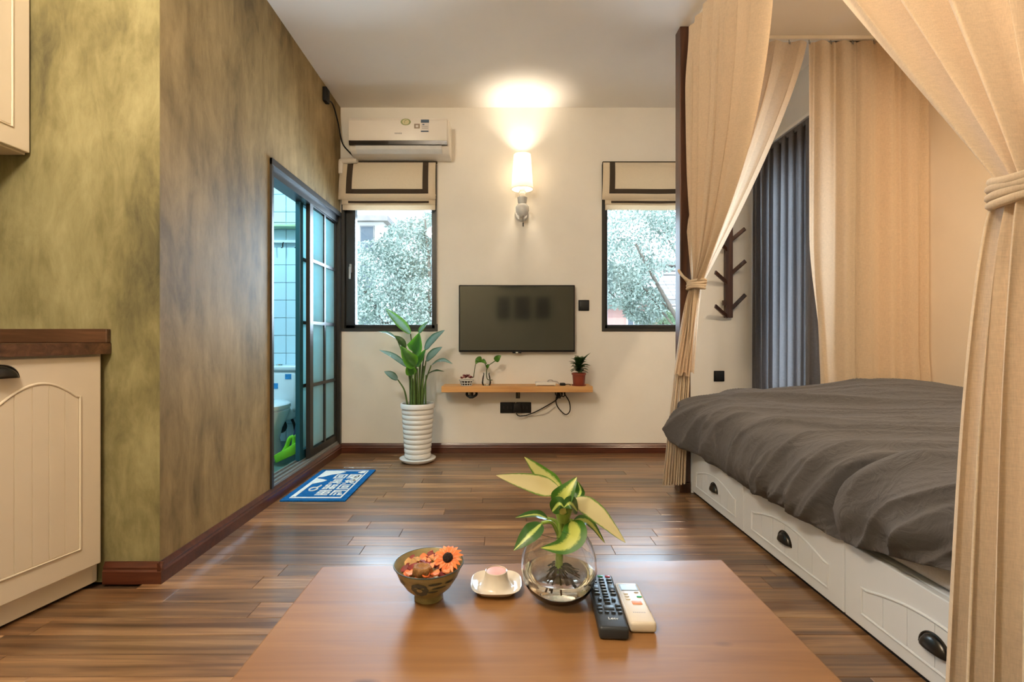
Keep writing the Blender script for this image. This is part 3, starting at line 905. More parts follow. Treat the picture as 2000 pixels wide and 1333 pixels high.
po = thing('bed_post', 'dark stained timber post at the foot corner of the bed', 'post', (1.06, 2.89, 0))
mk('shaft', box(new(), (1.030, 2.850, 0.06), (1.0925, 2.93, ZC), 0.004), m_post, po)
mk('foot', box(new(), (1.026, 2.846, 0), (1.0925, 2.934, 0.0605), 0.004), m_post, po)
po2 = mk('bed_post', box(new(), (1.03, 0.78, 0), (1.092, 0.86, ZC), 0.004), m_post)
tag(po2, 'dark timber post at the head corner behind the tied curtain', 'post')

# duvet: draped sheet with folds
def cr(vals, t):
    n = len(vals) - 1; f = min(max(t, 0), 1) * n; i = min(int(f), n - 1); t = f - i
    p = [vals[max(i - 1, 0)], vals[i], vals[i + 1], vals[min(i + 2, n)]]
    return 0.5 * (2 * p[1] + (p[2] - p[0]) * t + (2 * p[0] - 5 * p[1] + 4 * p[2] - p[3]) * t * t + (3 * p[1] - p[0] - 3 * p[2] + p[3]) * t ** 3)
HEM = [(0.86, .37), (1.165, .347), (1.267, .322), (1.428, .285), (1.56, .258), (1.80, .262), (2.17, .246), (2.50, .258), (2.77, .275), (2.90, .33)]
def hem(Y):
    for (a, za), (b_, zb) in zip(HEM, HEM[1:]):
        if Y <= b_: return lerp(za, zb, (Y - a) / (b_ - a))
    return HEM[-1][1]
def ridge(p):
    return 1.0 - abs(noise.noise(p)) * 2.0
def smooth(a, b_, x):
    t = min(max((x - a) / (b_ - a), 0), 1); return t * t * (3 - 2 * t)
FOLDS = [(3.02, 0.42, 0.030, 0.022, 0.25, 1.3), (2.86, 0.36, 0.026, 0.020, 0.2, 1.0), (2.66, 0.40, 0.030, 0.024, 0.15, 1.2), (2.40, 0.34, 0.022, 0.016, 0.3, 1.4),
         (3.30, 0.55, 0.030, 0.022, 0.7, 1.7), (2.15, 0.36, 0.028, 0.020, 0.1, 0.9), (1.86, 0.30, 0.022, 0.015, 0.1, 0.8), (2.62, 0.62, 0.026, 0.018, 0.8, 1.8),
         (1.42, 0.30, 0.022, 0.020, 0.15, 0.9), (1.33, 0.34, 0.018, 0.018, 0.15, 0.9), (1.25, 0.38, 0.020, 0.020, 0.2, 1.0), (1.52, 0.26, 0.02, 0.016, 0.1, 0.6), (1.15, 0.32, 0.020, 0.018, 0.1, 0.9)]
def duvet_pt(u, v):
    # v: 0 head .. 1 foot, u: 0 front hem .. 1 wall
    Y = lerp(0.87, 2.975, v)
    zh = hem(min(Y, 2.9))
    puff = 0.02 * math.sin(Y * 5.0 + 1) + 0.018 * math.sin(Y * 9.7)
    corner = math.exp(-((Y - 2.74) / 0.10) ** 2)
    bx = 1.045 - 0.10 * corner + puff * 0.5
    bx += 0.075 * (1 - smooth(1.05, 1.30, Y))
    topz = 0.565 + 0.012 * math.sin(Y * 2.2) + 0.018 * smooth(2.2, 2.75, Y)
    X = cr([1.105, 1.075, bx + 0.012, bx - 0.010, bx + 0.012, bx + 0.075, 1.24, 1.45, 1.75, 2.05, 2.30, 2.50, 2.594], u ** 1.15)
    side = lerp(zh, 0.545, 0.45)
    Z = cr([zh + 0.03, zh - 0.003, zh + 0.035, side, 0.50, 0.553, topz + 0.005, topz + 0.012, topz + 0.015, topz + 0.03, topz + 0.042, topz + 0.03, topz + 0.005], u ** 1.15)
    top = smooth(0.38, 0.5, u)
    # pillow-like swelling along the foot end near the wall
    Z += top * 0.040 * math.exp(-((X - 2.1) / 0.38) ** 2) * smooth(2.2, 2.8, Y)
    # foot end rolls down
    if Y > 2.80:
        q = min((Y - 2.80) / 0.175, 1.0)
        Z = lerp(Z, max(Z - 0.30, 0.26) , (1 - math.sqrt(max(0, 1 - q * q))) )
    # folds
    sd = 1 - top
    s = u * 2.2
    p1 = Vector((s * 0.75 + Y * 0.55, Y * 3.1 + s * 1.1, 3.1))
    w = noise.noise(Vector((s * 1.3, Y * 1.3, 9.0))) * 0.55
    f1 = ridge(Vector((s * 0.8 + w, (Y + s * 0.36 + w * 0.3) * 5.2, 2.0)))
    f2 = ridge(Vector((s * 1.5 + w, (Y + s * 0.30) * 11.0 + w * 2, 7.0)))
    f3 = noise.noise(Vector((X * 9, Y * 9, 1.7)))
    big = noise.noise(Vector((s * 1.2, Y * 2.0, 5.0)))
    f4 = ridge(Vector((s * 3.0 + w * 2, (Y + s * 0.5) * 21.0, 4.0)))
    m1 = smooth(-0.25, 0.35, noise.noise(Vector((s * 1.1, Y * 1.7, 21.0))))
    env = smooth(0.03, 0.30, u)
    d = (0.034 * max(f1, 0) ** 3 + 0.012 * (max(f2, 0) ** 3) * (0.3 + m1) + 0.006 * f3 + 0.030 * big + 0.006 * max(f4, 0) ** 3 * (0.2 + m1)) * (0.62 + 0.38 * sd)
    for y0, c, wd, am, s0, s1 in FOLDS:
        t = (Y + c * s - y0) / wd
        d += 1.35 * am * math.exp(-abs(t) ** 1.4) * smooth(s0, s0 + 0.15, s) * (1 - smooth(s1 - 0.25, s1, s))
    # one deep crease running from the hem up over the top near the head end
    yc = 1.50 + 0.10 * math.sin(s * 2.0) - 0.16 * smooth(0.2, 1.3, s)
    d -= 0.055 * math.exp(-((Y - yc) / 0.024) ** 2) * (1 - smooth(0.45, 0.75, u)) * smooth(0.03, 0.1, u)
    d += 0.034 * math.exp(-((Y - yc + 0.075) / 0.06) ** 2) * (1 - smooth(0.45, 0.75, u))
    d *= env
    nx = -(1 - top) ; nz = top
    dX = nx * d; dZ = nz * d * 0.95
    fall = smooth(2.594, 2.5, X)
    return Vector((X + dX, Y, Z + dZ * (0.3 + 0.7 * fall)))
b = new(); grid(b, 240, 400, duvet_pt)
bmesh.ops.recalc_face_normals(b, faces=b.faces)
dv = mk('duvet', b, m_duvet, None, 4)
tag(dv, 'rumpled charcoal grey duvet draped over the bed', 'duvet')

# ------------------------------------------------------------------ curtains
def pleat(ph, sharp):
    s = math.sin(ph)
    return math.copysign(abs(s) ** sharp, s)
def gathered(A, Bp, perp, tie, bundle, pw, npl, amp, hem_c, hem_w, hem_perp, hem_amp, nu=220, n1=64, n2=44, seed=1, perp_tie=None, hem_jit=0.02, pull=0.55):
    """curtain hung from rail A->B, gathered to a tie, then falling to a hem centred at hem_c"""
    A, Bp, tie, hem_c = Vector(A), Vector(Bp), Vector(tie), Vector(hem_c)
    along = (Bp - A); along.z = 0; along.normalize()
    perp = Vector(perp); pt = Vector(perp_tie) if perp_tie else perp
    hw = Vector(hem_w); hp = Vector(hem_perp)
    r = random.Random(seed); ph0 = r.random() * 6
    n = n1 + n2
    def f(u, v):
        k = v * n
        jit = noise.noise(Vector((u * 6.0, seed, 0.3)))
        ph = 2 * PI * npl * (u + 0.035 * jit) + ph0
        am = 0.75 + 0.5 * noise.noise(Vector((u * npl * 0.9, seed * 3.0, 1.0)))
        tp = tie + along * ((u - 0.5) * bundle) + pt * (0.022 * math.sin(ph * 0.5 + 1.0))
        if k <= n1:
            t = k / n1
            P0 = A.lerp(Bp, u)
            w = t ** pw
            x = P0.lerp(tp, w); z = lerp(P0.z, tie.z, t)
            z -= 0.0
            a = amp * (0.45 + 0.75 * smooth(0, 0.25, t)) * (1 - 0.55 * smooth(0.55, 1.0, t))
            q = Vector((x.x, x.y, z)) + perp.lerp(pt, w) * (a * am * pleat(ph, 0.8))
            # sideways roll of each fold, so folds overlap
            q += along * (0.30 * a * math.sin(2 * ph + 0.6) * (1 - w))
            return q
        t = (k - n1) / n2
        e = t ** pull
        hc = hem_c + hw * (u - 0.5)
        x = tp.lerp(hc, e)
        z = lerp(tie.z, hem_c.z + hem_jit * noise.noise(Vector((u * 5, 2.0, seed))), t)
        a = lerp(amp * 0.42, hem_amp, smooth(0, 0.5, t))
        return Vector((x.x, x.y, z)) + pt.lerp(hp, e) * (a * am * pleat(ph, 0.8)) + hw.normalized() * (0.3 * a * math.sin(2 * ph + 0.6) * e)
    b = new(); grid(b, nu, n, f)
    return b
def tie_band(c, r, dirv, hgt=0.04, tilt=0.0, seed=0):
    """wrapped cloth tie: several twisted strands around the bundle"""
    b = new(); c = Vector(c)
    for s in range(4):
        pts = []
        for k in range(33):
            a = 2 * PI * k / 32
            rr = (1 + 0.06 * math.sin(3 * a + s))
            pts.append(c + Vector((r[0] * rr * math.cos(a), r[1] * rr * math.sin(a), (s - 1.5) * hgt / 3.4 + tilt * math.cos(a) * r[0] + 0.004 * math.sin(2 * a + s * 1.3))))
        tube(b, pts, hgt / 5.2, 8, False)
    return b

RX = 1.108; RY = 2.945; ZR = 2.705
rail = thing('curtain_rail', 'white ceiling rail around the bed carrying the linen curtains', 'curtain rail', (1.1, 2.9, ZC))
b = box(new(), (RX - 0.012, 0.80, ZC - 0.022), (RX + 0.012, RY + 0.012, ZC - 0.001), 0.002)
mk('side_track', b, m_plastic, rail)
b = box(new(), (RX + 0.012, RY - 0.012, ZC - 0.022), (2.59, RY + 0.012, ZC - 0.001), 0.002)
mk('foot_track', b, m_plastic, rail)
def hooks(par, pts):
    for p in pts:
        p = Vector(p)
        b = tube(new(), [p + Vector((0, 0, 0.012)), p, p + Vector((0, 0, -0.02)), p + Vector((0.004, -0.004, -0.028)), p + Vector((0.004, -0.004, -0.012))], 0.0022, 6)
        mk('hook', b, m_sill, par, SM)

# front curtain, far half, gathered at the foot post
tieL = Vector((1.105, 2.80, 1.215))
c1 = thing('linen_curtain', 'front linen curtain tied back at the dark bed post', 'curtain', (1.1, 2.8, 0))
b = gathered((RX - 0.035, 2.895, ZR), (RX, 2.05, ZR), (1, 0, 0), tieL, 0.055, 2.5, 8.5, 0.042, (0.978, 2.80, 0.065), (0.135, 0.02, 0), (0.15, 1, 0), 0.026, seed=2, perp_tie=(0.8, 0.6, 0), pull=0.6)
mk('cloth', b, m_linen, c1, 4)
mk('tie_band', tie_band(tieL + Vector((0, 0, 0)), (0.046, 0.05), (1, 0, 0), 0.045, 0.0), m_linen, c1, 4)
b = tube(new(), spline([tieL + Vector((-0.035, -0.02, 0.01)), tieL + Vector((-0.075, 0.0, 0.045)), tieL + Vector((-0.09, 0.03, 0.085)), tieL + Vector((-0.06, 0.04, 0.05)), tieL + Vector((-0.03, 0.02, 0.0))], 16), 0.008, 8)
mk('tie_knot', b, m_linen, c1, 4)
hooks(c1, [(RX, y_, ZC - 0.024) for y_ in (2.84, 2.72, 2.60, 2.48, 2.36, 2.24, 2.12)])
# foot curtain, near half, swept to the same tie
c2 = thing('linen_curtain', 'foot linen curtain swept left to the bed post', 'curtain', (1.3, RY, 0))
b = gathered((RX + 0.02, RY, ZR), (1.835, RY, ZR), (0, 1, 0), tieL + Vector((0.02, 0.035, 0.0)), 0.04, 1.25, 5.6, 0.034, (1.020, 2.765, 0.70), (0.115, 0.0, 0), (0, 1, 0), 0.018, seed=5, perp_tie=(0.5, 0.8, 0), pull=0.9)
mk('cloth', b, m_sheer, c2, 4)
hooks(c2, [(1.20 + 0.131 * k, RY, ZC - 0.024) for k in range(5)])
# foot curtain, far half, hanging straight on to the duvet
c3 = thing('linen_curtain', 'straight linen curtain hanging behind the bed foot onto the duvet', 'curtain', (2.2, RY, 0.6))
def straight(u, v):
    x = lerp(1.840, 2.572, u); z = lerp(ZR, 0.622 - 0.02 * math.sin(u * 3 + 0.5) + 0.012 * noise.noise(Vector((u * 9, 0, 0))), v)
    k = u * 0.735 / 0.131
    pin = math.exp(-((k - round(k)) / 0.10) ** 2)
    w = noise.noise(Vector((u * 4, v * 0.6, 3)))
    a = 0.022 * math.sin(2 * PI * (u * 5.6 + 0.06 * w)) * (0.55 + 0.45 * v) * (0.8 + 0.6 * noise.noise(Vector((u * 7, 5, v)))) + 0.004 * math.sin(2 * PI * u * 13 + 4 * w)
    yy = RY + a + 0.012 * pin * (1 - v) ** 3
    x += 0.012 * math.sin(2 * PI * u * 5.6 + 1.2) * (1 - u * 0.3)
    if u < 0.12: x += (0.12 - u) * 0.6 * smooth(0.55, 0.95, v)
    yy -= smooth(0.9, 1.0, v) * (0.012 + 0.012 * noise.noise(Vector((u * 16, 1, 0))))
    return Vector((x, yy, z))
b = new(); grid(b, 150, 80, straight); mk('cloth', b, m_sheer, c3, 4)
hooks(c3, [(1.845 + 0.131 * k, RY, ZC - 0.024) for k in range(6)])
# front curtain, near half, gathered at the head post
tieR = Vector((1.085, 1.00, 1.222))
c4 = thing('linen_curtain', 'heavy linen curtain knotted at the right edge by the head', 'curtain', (1.08, 1.0, 0))
b = gathered((RX, 0.84, ZR), (RX, 2.05, ZR), (1, 0, 0), tieR, 0.095, 1.0, 4.6, 0.062, (1.005, 0.978, 0.03), (0.0, 0.255, 0), (1, 0.1, 0), 0.044, seed=9, perp_tie=(0.9, 0.3, 0), pull=0.42, nu=300)
mk('cloth', b, m_linen, c4, 4)
mk('tie_band', tie_band(tieR, (0.050, 0.066), (1, 0, 0), 0.050, 0.25), m_linen, c4, 4)
hooks(c4, [(RX, y_, ZC - 0.024) for y_ in (0.95, 1.1, 1.25, 1.4, 1.55, 1.7, 1.85, 2.0)])

# dark curtain in the passage
c5 = thing('grey_curtain', 'dark grey pleated curtain in the passage past the bed', 'curtain', (1.95, 3.4, 0))
def dark(u, v):
    Y = lerp(3.815, 3.05, u); z = lerp(2.30, 0.04, v)
    w = noise.noise(Vector((u * 5, v * 0.4, 8)))
    a = 0.036 * math.sin(2 * PI * (u * 8.3) + 1.6 * w) * (0.7 + 0.3 * v)
    return Vector((1.955 + a, Y + 0.016 * math.sin(4 * PI * u * 8.3 + 0.5), z))
b = new(); grid(b, 200, 30, dark); mk('cloth', b, m_grey_curtain, c5, 4)
mk('header_tape', box(new(), (1.945, 3.06, 2.285), (1.965, 3.815, 2.318), 0.003), m_grey_curtain, c5)
cr2 = mk('curtain_track', box(new(), (1.93, 3.0, 2.322), (2.029, 3.845, 2.345), 0.003), m_plastic)
tag(cr2, 'white track carrying the dark grey passage curtain', 'curtain rail')

# ------------------------------------------------------------------ air conditioner
ax0, ax1 = -1.165, -0.415
ac = thing('air_conditioner', 'white split air conditioner with stickers above the left window', 'air conditioner', (-0.79, YB, 2.27))
prof = [(3.85, 2.304), (3.74, 2.304), (3.69, 2.309), (3.662, 2.33), (3.648, 2.354), (3.636, 2.384), (3.632, 2.53), (3.645, 2.548), (3.70, 2.556), (3.85, 2.556)]
def xprof(x0, x1, pr, bev=0):
    b = new()
    A = [b.verts.new((x0, p[0], p[1])) for p in pr]; B2 = [b.verts.new((x1, p[0], p[1])) for p in pr]
    b.faces.new(A); b.faces.new(list(reversed(B2)))
    for i in range(len(pr)): b.faces.new((A[i], A[(i + 1) % len(pr)], B2[(i + 1) % len(pr)], B2[i]))
    bmesh.ops.recalc_face_normals(b, faces=b.faces)
    if bev: bmesh.ops.bevel(b, geom=list(b.edges), offset=bev, segments=2, profile=0.5, affect='EDGES')
    return b
mk('casing', xprof(ax0, ax1, [(p[0] + 0.012, p[1]) for p in prof[:-1]] + [(3.851, 2.556)], 0.004), m_plastic, ac, 0.5)
m_acface = M('air_conditioner_panel', (0.80, 0.735, 0.66), 0.38, var=(2.5, 0.05))
fp = mk('front_panel', xprof(ax0 + 0.004, ax1 - 0.012, [(3.640, 2.384), (3.628, 2.384), (3.624, 2.53), (3.634, 2.552), (3.665, 2.562), (3.665, 2.545), (3.645, 2.535)], 0.002), m_acface, ac, 0.5)
mk('dark_strip', xprof(ax0 + 0.004, ax1 - 0.012, [(3.645, 2.353), (3.632, 2.355), (3.628, 2.383), (3.64, 2.383)]), m_darkstripe, ac)
mk('vane', xprof(ax0 + 0.05, ax1 - 0.055, [(3.700, 2.312), (3.690, 2.306), (3.655, 2.328), (3.640, 2.351), (3.648, 2.353), (3.662, 2.334)], 0.001), M('vane_plastic', (0.72, 0.70, 0.67), 0.3), ac, 0.5)
yf = 3.6255
def sticker(nm, x0, x1, y0, y1, mat, par=None):
    a, c = P(x0, y0, yf), P(x1, y1, yf)
    return mk(nm, box(new(), (a.x, yf - 0.0012, c.z), (c.x, yf + 0.006, a.z), 0.0004, 1), mat, par or ac)
m_green_s = M('green_sticker', (0.32, 0.36, 0.16), 0.4)
m_yel_s = M('yellow_sticker', (0.70, 0.62, 0.36), 0.4)
m_navy = M('navy_sticker', (0.06, 0.10, 0.16), 0.4)
m_pale_s = M('pale_sticker', (0.72, 0.66, 0.62), 0.4)
m_brown_s = M('brown_sticker', (0.30, 0.22, 0.15), 0.4)
m_grey_t = M('grey_print', (0.38, 0.34, 0.32), 0.5)
cc = P(792.5, 238.5, yf)
b = new()
lathe(b, [(0, -0.0015), (0.038, -0.0015), (0.038, 0.005), (0, 0.005)], (0, 0, 0), 32, 'Y')
for v in b.verts: v.co = Vector((v.co.x + cc.x, v.co.y + yf, v.co.z * 0.66 + cc.z))
st = mk('energy_logo', b, m_green_s, ac)
b = new(); lathe(b, [(0, -0.0025), (0.026, -0.0025), (0.026, 0.003), (0, 0.003)], (0, 0, 0), 28, 'Y')
for v in b.verts: v.co = Vector((v.co.x + cc.x, v.co.y + yf, v.co.z * 0.75 + cc.z))
mk('logo_centre', b, m_yel_s, st)
b = tube(new(), [(cc.x - 0.008, yf - 0.003, cc.z - 0.010), (cc.x - 0.008, yf - 0.003, cc.z + 0.008), (cc.x + 0.006, yf - 0.003, cc.z + 0.012)], 0.0022, 6)
mk('logo_mark', b, m_green_s, st)
s = sticker('energy_label', 822, 838, 234, 258, m_pale_s)
for (x0, x1, y0, y1, m) in ((822, 838, 234, 240, m_navy), (825, 829, 242.5, 244.5, m_navy), (824, 836, 246.5, 247.5, m_grey_t), (824, 836, 250, 251, m_grey_t), (822, 837, 255.6, 258, m_navy)):
    a, c = P(x0, y0, yf), P(x1, y1, yf)
    mk('label_print', box(new(), (a.x, yf - 0.002, c.z), (c.x, yf, a.z)), m, s)
s = sticker('seal_sticker', 809, 820, 242, 251, m_brown_s)
a, c = P(812, 244.5, yf), P(817, 249, yf); mk('label_print', box(new(), (a.x, yf - 0.002, c.z), (c.x, yf, a.z)), m_pale_s, s)
for k in range(6):
    a, c = P(771.0 + k * 2.4, 259.4, yf), P(772.6 + k * 2.4, 261.8, yf)
    mk('badge_mark', box(new(), (a.x, yf - 0.0015, c.z), (c.x, yf + 0.002, a.z)), m_grey_t, ac)
b = tube(new(), spline([(-1.15, 3.80, 2.30), (-1.22, 3.81, 2.297), (-1.275, 3.82, 2.30), (-1.284, 3.82, 2.275), (-1.284, 3.82, 2.20)], 14), 0.022, 12)
mk('pipe', b, m_plastic, ac, SM)
# small black box on the plaster wall with its cable
Ys = 3.49
sx = XL(Ys)
sb = thing('wall_sensor', 'small black box high on the plaster wall near the ceiling', 'sensor', (sx, Ys, 2.65))
mk('case', box(new(), (sx - 0.002, Ys - 0.035, 2.60), (sx + 0.03, Ys + 0.035, 2.70), 0.006), m_black, sb, SM)
b = tube(new(), spline([(sx + 0.012, Ys + 0.03, 2.63), (sx + 0.012, Ys + 0.14, 2.655), (XL(3.75) + 0.012, 3.75, 2.58), (XL(3.82) + 0.02, 3.828, 2.45), (-1.225, 3.838, 2.38), (-1.175, 3.83, 2.33)], 30), 0.0055, 8)
mk('cable', b, m_black, sb, SM)

# ------------------------------------------------------------------ roman blinds
def blind(label, x0, x1, seed):
    t = thing('roman_blind', label, 'blind', ((x0 + x1) / 2, YB, 1.95))
    mk('head_rail', box(new(), (x0 + 0.002, YB - 0.030, WZ1 + 0.002), (x1 - 0.002, YB - 0.001, WZ1 + 0.014), 0.002), m_band, t)
    yo = YB - 0.034
    zt = WZ1 + 0.004
    def layer(xa, xb, z0, z1, y0, sag, bell):
        def f(u, v):
            x = lerp(xa - bell * v, xb + bell * v * 0.2, u); s = math.sin(PI * u)
            z = lerp(z0, z1, v) - sag * s * v
            yy = y0 - 0.020 * math.sin(PI * v) * (0.5 + 0.5 * s) - 0.022 * v + 0.004 * math.sin(u * 9 + seed) * v
            return Vector((x, yy, z))
        return f
    def strip(f, u0, u1, v0, v1, name, mat, par, off=0.0015, nu=16, nv=8):
        b = new(); grid(b, nu, nv, lambda a, c: f(lerp(u0, u1, a), lerp(v0, v1, c)) + Vector((0, -off, 0)))
        o = mk(name, b, mat, par, 4)
        md = o.modifiers.new('thick', 'SOLIDIFY'); md.thickness = 0.0012; md.offset = 0
        return o
    f1 = layer(x0 + 0.004, x1 - 0.012, zt, 1.992, yo + 0.004, 0.006, 0.012)
    fo = strip(f1, 0, 1, 0, 1, 'front_fold', m_cloth_blind, t, 0)
    strip(f1, 0.075, 0.135, 0.0, 0.84, 'band', m_band, fo); strip(f1, 0.865, 0.925, 0.0, 0.84, 'band', m_band, fo)
    strip(f1, 0.135, 0.865, 0.72, 0.84, 'band', m_band, fo)
    f2 = layer(x0 + 0.016, x1 - 0.012, 2.04, 1.955, yo + 0.012, 0.006, 0.0)
    g = strip(f2, 0, 1, 0, 1, 'middle_fold', m_cloth_blind, t, 0)
    strip(f2, 0.07, 0.93, 0.66, 0.86, 'band', m_band, g)
    f3 = layer(x0 + 0.020, x1 - 0.014, 2.02, 1.915, yo + 0.022, 0.002 if seed else 0.004, 0.0)
    strip(f3, 0, 1, 0, 1, 'bottom_fold', m_cloth_blind, t, 0)
    b = tube(new(), [(x1 - 0.004, YB - 0.012, WZ1), (x1 - 0.003, YB - 0.012, 1.50), (x1 - 0.004, YB - 0.012, 1.02)], 0.002, 6)
    mk('pull_cord', b, m_plastic, t)
blind('cream roman blind with brown border on the left window', WX0, WX1, 0)
blind('cream roman blind with brown border on the right window', RX0, RX1, 2)

# ------------------------------------------------------------------ television
ty = 3.795
a, c = P(896, 557, ty), P(1123, 688, ty)
tv = thing('television', 'black flat television on the wall between the windows', 'television', ((a.x + c.x) / 2, ty, c.z))
mk('housing', box(new(), (a.x, ty, c.z), (c.x, YB - 0.012, a.z), 0.005), m_black, tv, SM)
mk('wall_mount', box(new(), (a.x + 0.3, YB - 0.03, c.z + 0.1), (c.x - 0.3, YB - 0.0005, a.z - 0.1)), m_black, tv)
m_screen = M('television_screen', (0.016, 0.016, 0.014), 0.08, var=(2, 0.1), spec=1.0)
mk('screen', box(new(), (a.x + 0.009, ty - 0.0012, c.z + 0.014), (c.x - 0.009, ty + 0.003, a.z - 0.009), 0.0006, 1), m_screen, tv)
mid = (a.x + c.x) / 2
b = box(new(), (mid - 0.035, ty - 0.004, c.z - 0.010), (mid + 0.035, ty + 0.02, c.z + 0.006), 0.004)
em = mk('emblem', b, m_black, tv, SM)
mk('emblem_light', box(new(), (mid - 0.010, ty - 0.006, c.z - 0.008), (mid + 0.010, ty - 0.003, c.z + 0.001), 0.0012), m_chrome, em)

# frames on the wall behind the lens, which the television mirrors
m_art = M('dark_art_print', (0.10, 0.09, 0.06), 0.6, var=(9, 0.5)); m_artw = M('passepartout', (0.55, 0.50, 0.40), 0.7)
PL = ('wide dark picture in the upper row mirrored in the television', 'small square picture in the upper row mirrored in the television', 'left upright picture of the lower row mirrored in the television', 'middle upright picture of the lower row mirrored in the television', 'right upright picture of the lower row mirrored in the television')
for i, (x, z, w, hgt) in enumerate(((0.12, 1.93, 0.46, 0.22), (0.52, 1.93, 0.2, 0.2), (-0.02, 1.45, 0.2, 0.38), (0.32, 1.45, 0.26, 0.40), (0.68, 1.45, 0.24, 0.38))):
    t = thing('picture_frame', PL[i], 'picture', (x, -1.0, z - hgt / 2), group='pictures mirrored in the television')
    mk('frame', box(new(), (x - w / 2, -0.999, z - hgt / 2), (x + w / 2, -0.975, z + hgt / 2), 0.004), m_black, t)
    mk('print', box(new(), (x - w / 2 + 0.02, -0.976, z - hgt / 2 + 0.02), (x + w / 2 - 0.02, -0.972, z + hgt / 2 - 0.02)), m_art, t)

# ------------------------------------------------------------------ switches and sockets
def plate(label, px_, py_, sz=0.086):
    p = P(px_, py_, YB)
    t = thing('wall_switch', label, 'switch', (p.x, YB, p.z - sz / 2))
    mk('plate', box(new(), (p.x - sz / 2, YB - 0.009, p.z - sz / 2), (p.x + sz / 2, YB - 0.0003, p.z + sz / 2), 0.004), m_black, t, SM)
    mk('rocker', box(new(), (p.x - sz * .36, YB - 0.0125, p.z - sz * .36), (p.x + sz * .36, YB - 0.009, p.z + sz * .36), 0.003), m_frame, t, SM)
plate('black square switch right of the television', 1140, 597)
plate('black square switch above the bed under the coat rack', 1404, 735, 0.084)
for i, (px_, lb) in enumerate(((992, 'left black socket plate under the pine shelf'), (1022.5, 'right black socket plate under the pine shelf'))):
    p = P(px_, 796.5, YB)
    t = thing('wall_socket', lb, 'socket', (p.x, YB, p.z - 0.04))
    mk('plate', box(new(), (p.x - 0.0605, YB - 0.010, p.z - 0.043), (p.x + 0.0605, YB - 0.0003, p.z + 0.043), 0.004), m_black, t, SM)
    for q in range(3):
        mk('slot', box(new(), (p.x - 0.035 + q * 0.03, YB - 0.0115, p.z - 0.012), (p.x - 0.031 + q * 0.03, YB - 0.0098, p.z + 0.012)), m_frame2, t)
pl = thing('power_plug', 'black plug in the sockets with cable looping up to the shelf', 'plug', P(1010, 798, YB))
p = P(1010, 797, YB - 0.03)
mk('plug_body', box(new(), (p.x - 0.032, YB - 0.055, p.z - 0.036), (p.x + 0.032, YB - 0.0112, p.z + 0.036), 0.009), m_black, pl, SM)
cp = [P(1008, 808, 3.80), P(1014, 813, 3.80), P(1030, 811, 3.82), P(1050, 803, 3.83), P(1075, 789, 3.83), P(1088, 780, 3.83), P(1094, 768, 3.82)]
mk('cable', tube(new(), spline(cp, 40), 0.0042, 8), m_black, pl, SM)
cp = [P(1092, 764, 3.80), P(1086, 780, 3.80), P(1089, 795, 3.80), P(1104, 810, 3.80), P(1113, 803, 3.80), P(1112, 786, 3.80), P(1104, 772, 3.81), P(1100, 764, 3.81)]
lc = mk('cable', tube(new(), spline(cp, 50), 0.0042, 8), m_black, pl, SM)
cp = [P(1018, 812, 3.84), P(1040, 813, 3.84), P(1066, 808, 3.84), P(1085, 795, 3.84)]
mk('cable', tube(new(), spline(cp, 20), 0.002, 6), m_grey_t, pl, SM)
b = new()
for k in range(3):
    tube(b, spline([P(1084 + k * 6, 764, 3.78), P(1086 + k * 6, 772 + k, 3.77), P(1092 + k * 5, 774, 3.77), P(1094 + k * 5, 764, 3.78)], 12), 0.004, 7)
mk('cable', b, m_black, pl, SM)

# ------------------------------------------------------------------ pine shelf and what stands on it
SY = 3.65; SZ = 0.5465
shf = thing('wall_shelf', 'pale pine shelf on metal brackets below the television', 'shelf', (0.096, YB, 0.5))
mk('board', box(new(), (-0.4726, SY, SZ - 0.046), (0.6647, YB - 0.001, SZ), 0.003), m_pine, shf)
for bx_ in (-0.262, 0.108, 0.43):
    b = box(new(), (bx_ - 0.016, SY + 0.05, SZ - 0.0505), (bx_ + 0.016, YB - 0.002, SZ - 0.0462))
    box(b, (bx_ - 0.016, YB - 0.006, SZ - 0.115), (bx_ + 0.016, YB - 0.001, SZ - 0.05))
    tube(b, [(bx_, SY + 0.08, SZ - 0.052), (bx_, YB - 0.006, SZ - 0.105)], 0.006, 8)
    mk('bracket', b, m_pewter, shf)
b = tube(new(), spline([(-0.285, 3.72, SZ - 0.049), (-0.283, 3.71, SZ - 0.075), (-0.25, 3.70, SZ - 0.088), (-0.215, 3.71, SZ - 0.072), (-0.213, 3.72, SZ - 0.049)], 16), 0.010, 8)
ch_ = thing('cable_bundle', 'dark coiled cable tucked under the left of the pine shelf', 'cable', (-0.25, 3.72, SZ - 0.09))
mk('coil', b, m_black, ch_, SM)

g_dark = leaf_mat('dark_green_leaf', (0.035, 0.085, 0.02), (0.02, 0.05, 0.012), 0.7, 0.3, 0.15)
g_bright = leaf_mat('bright_green_leaf', (0.035, 0.13, 0.015), (0.11, 0.34, 0.022), 0.55, 0.5, 0.25, vein=0.4)
g_mid = leaf_mat('mid_green_leaf', (0.16, 0.30, 0.24), (0.09, 0.26, 0.04), 0.55, 0.3, 0.15, rough=0.2, vein=0.4)
g_poth = leaf_mat('pothos_leaf', (0.08, 0.22, 0.02), (0.06, 0.17, 0.02), 0.7, 0.3, 0.3)
m_stem = M('green_stem', (0.07, 0.12, 0.03), 0.45, var=(20, 0.3), rand=0.45)
m_stem_d = M('dark_stem', (0.07, 0.08, 0.03), 0.5, var=(20, 0.2))
m_terra = M('terracotta_plastic', (0.24, 0.045, 0.022), 0.45, var=(6, 0.1))
m_soil = M('potting_soil', (0.03, 0.02, 0.013), 0.95, var=(60, 0.5), bump=(90, 0.8))
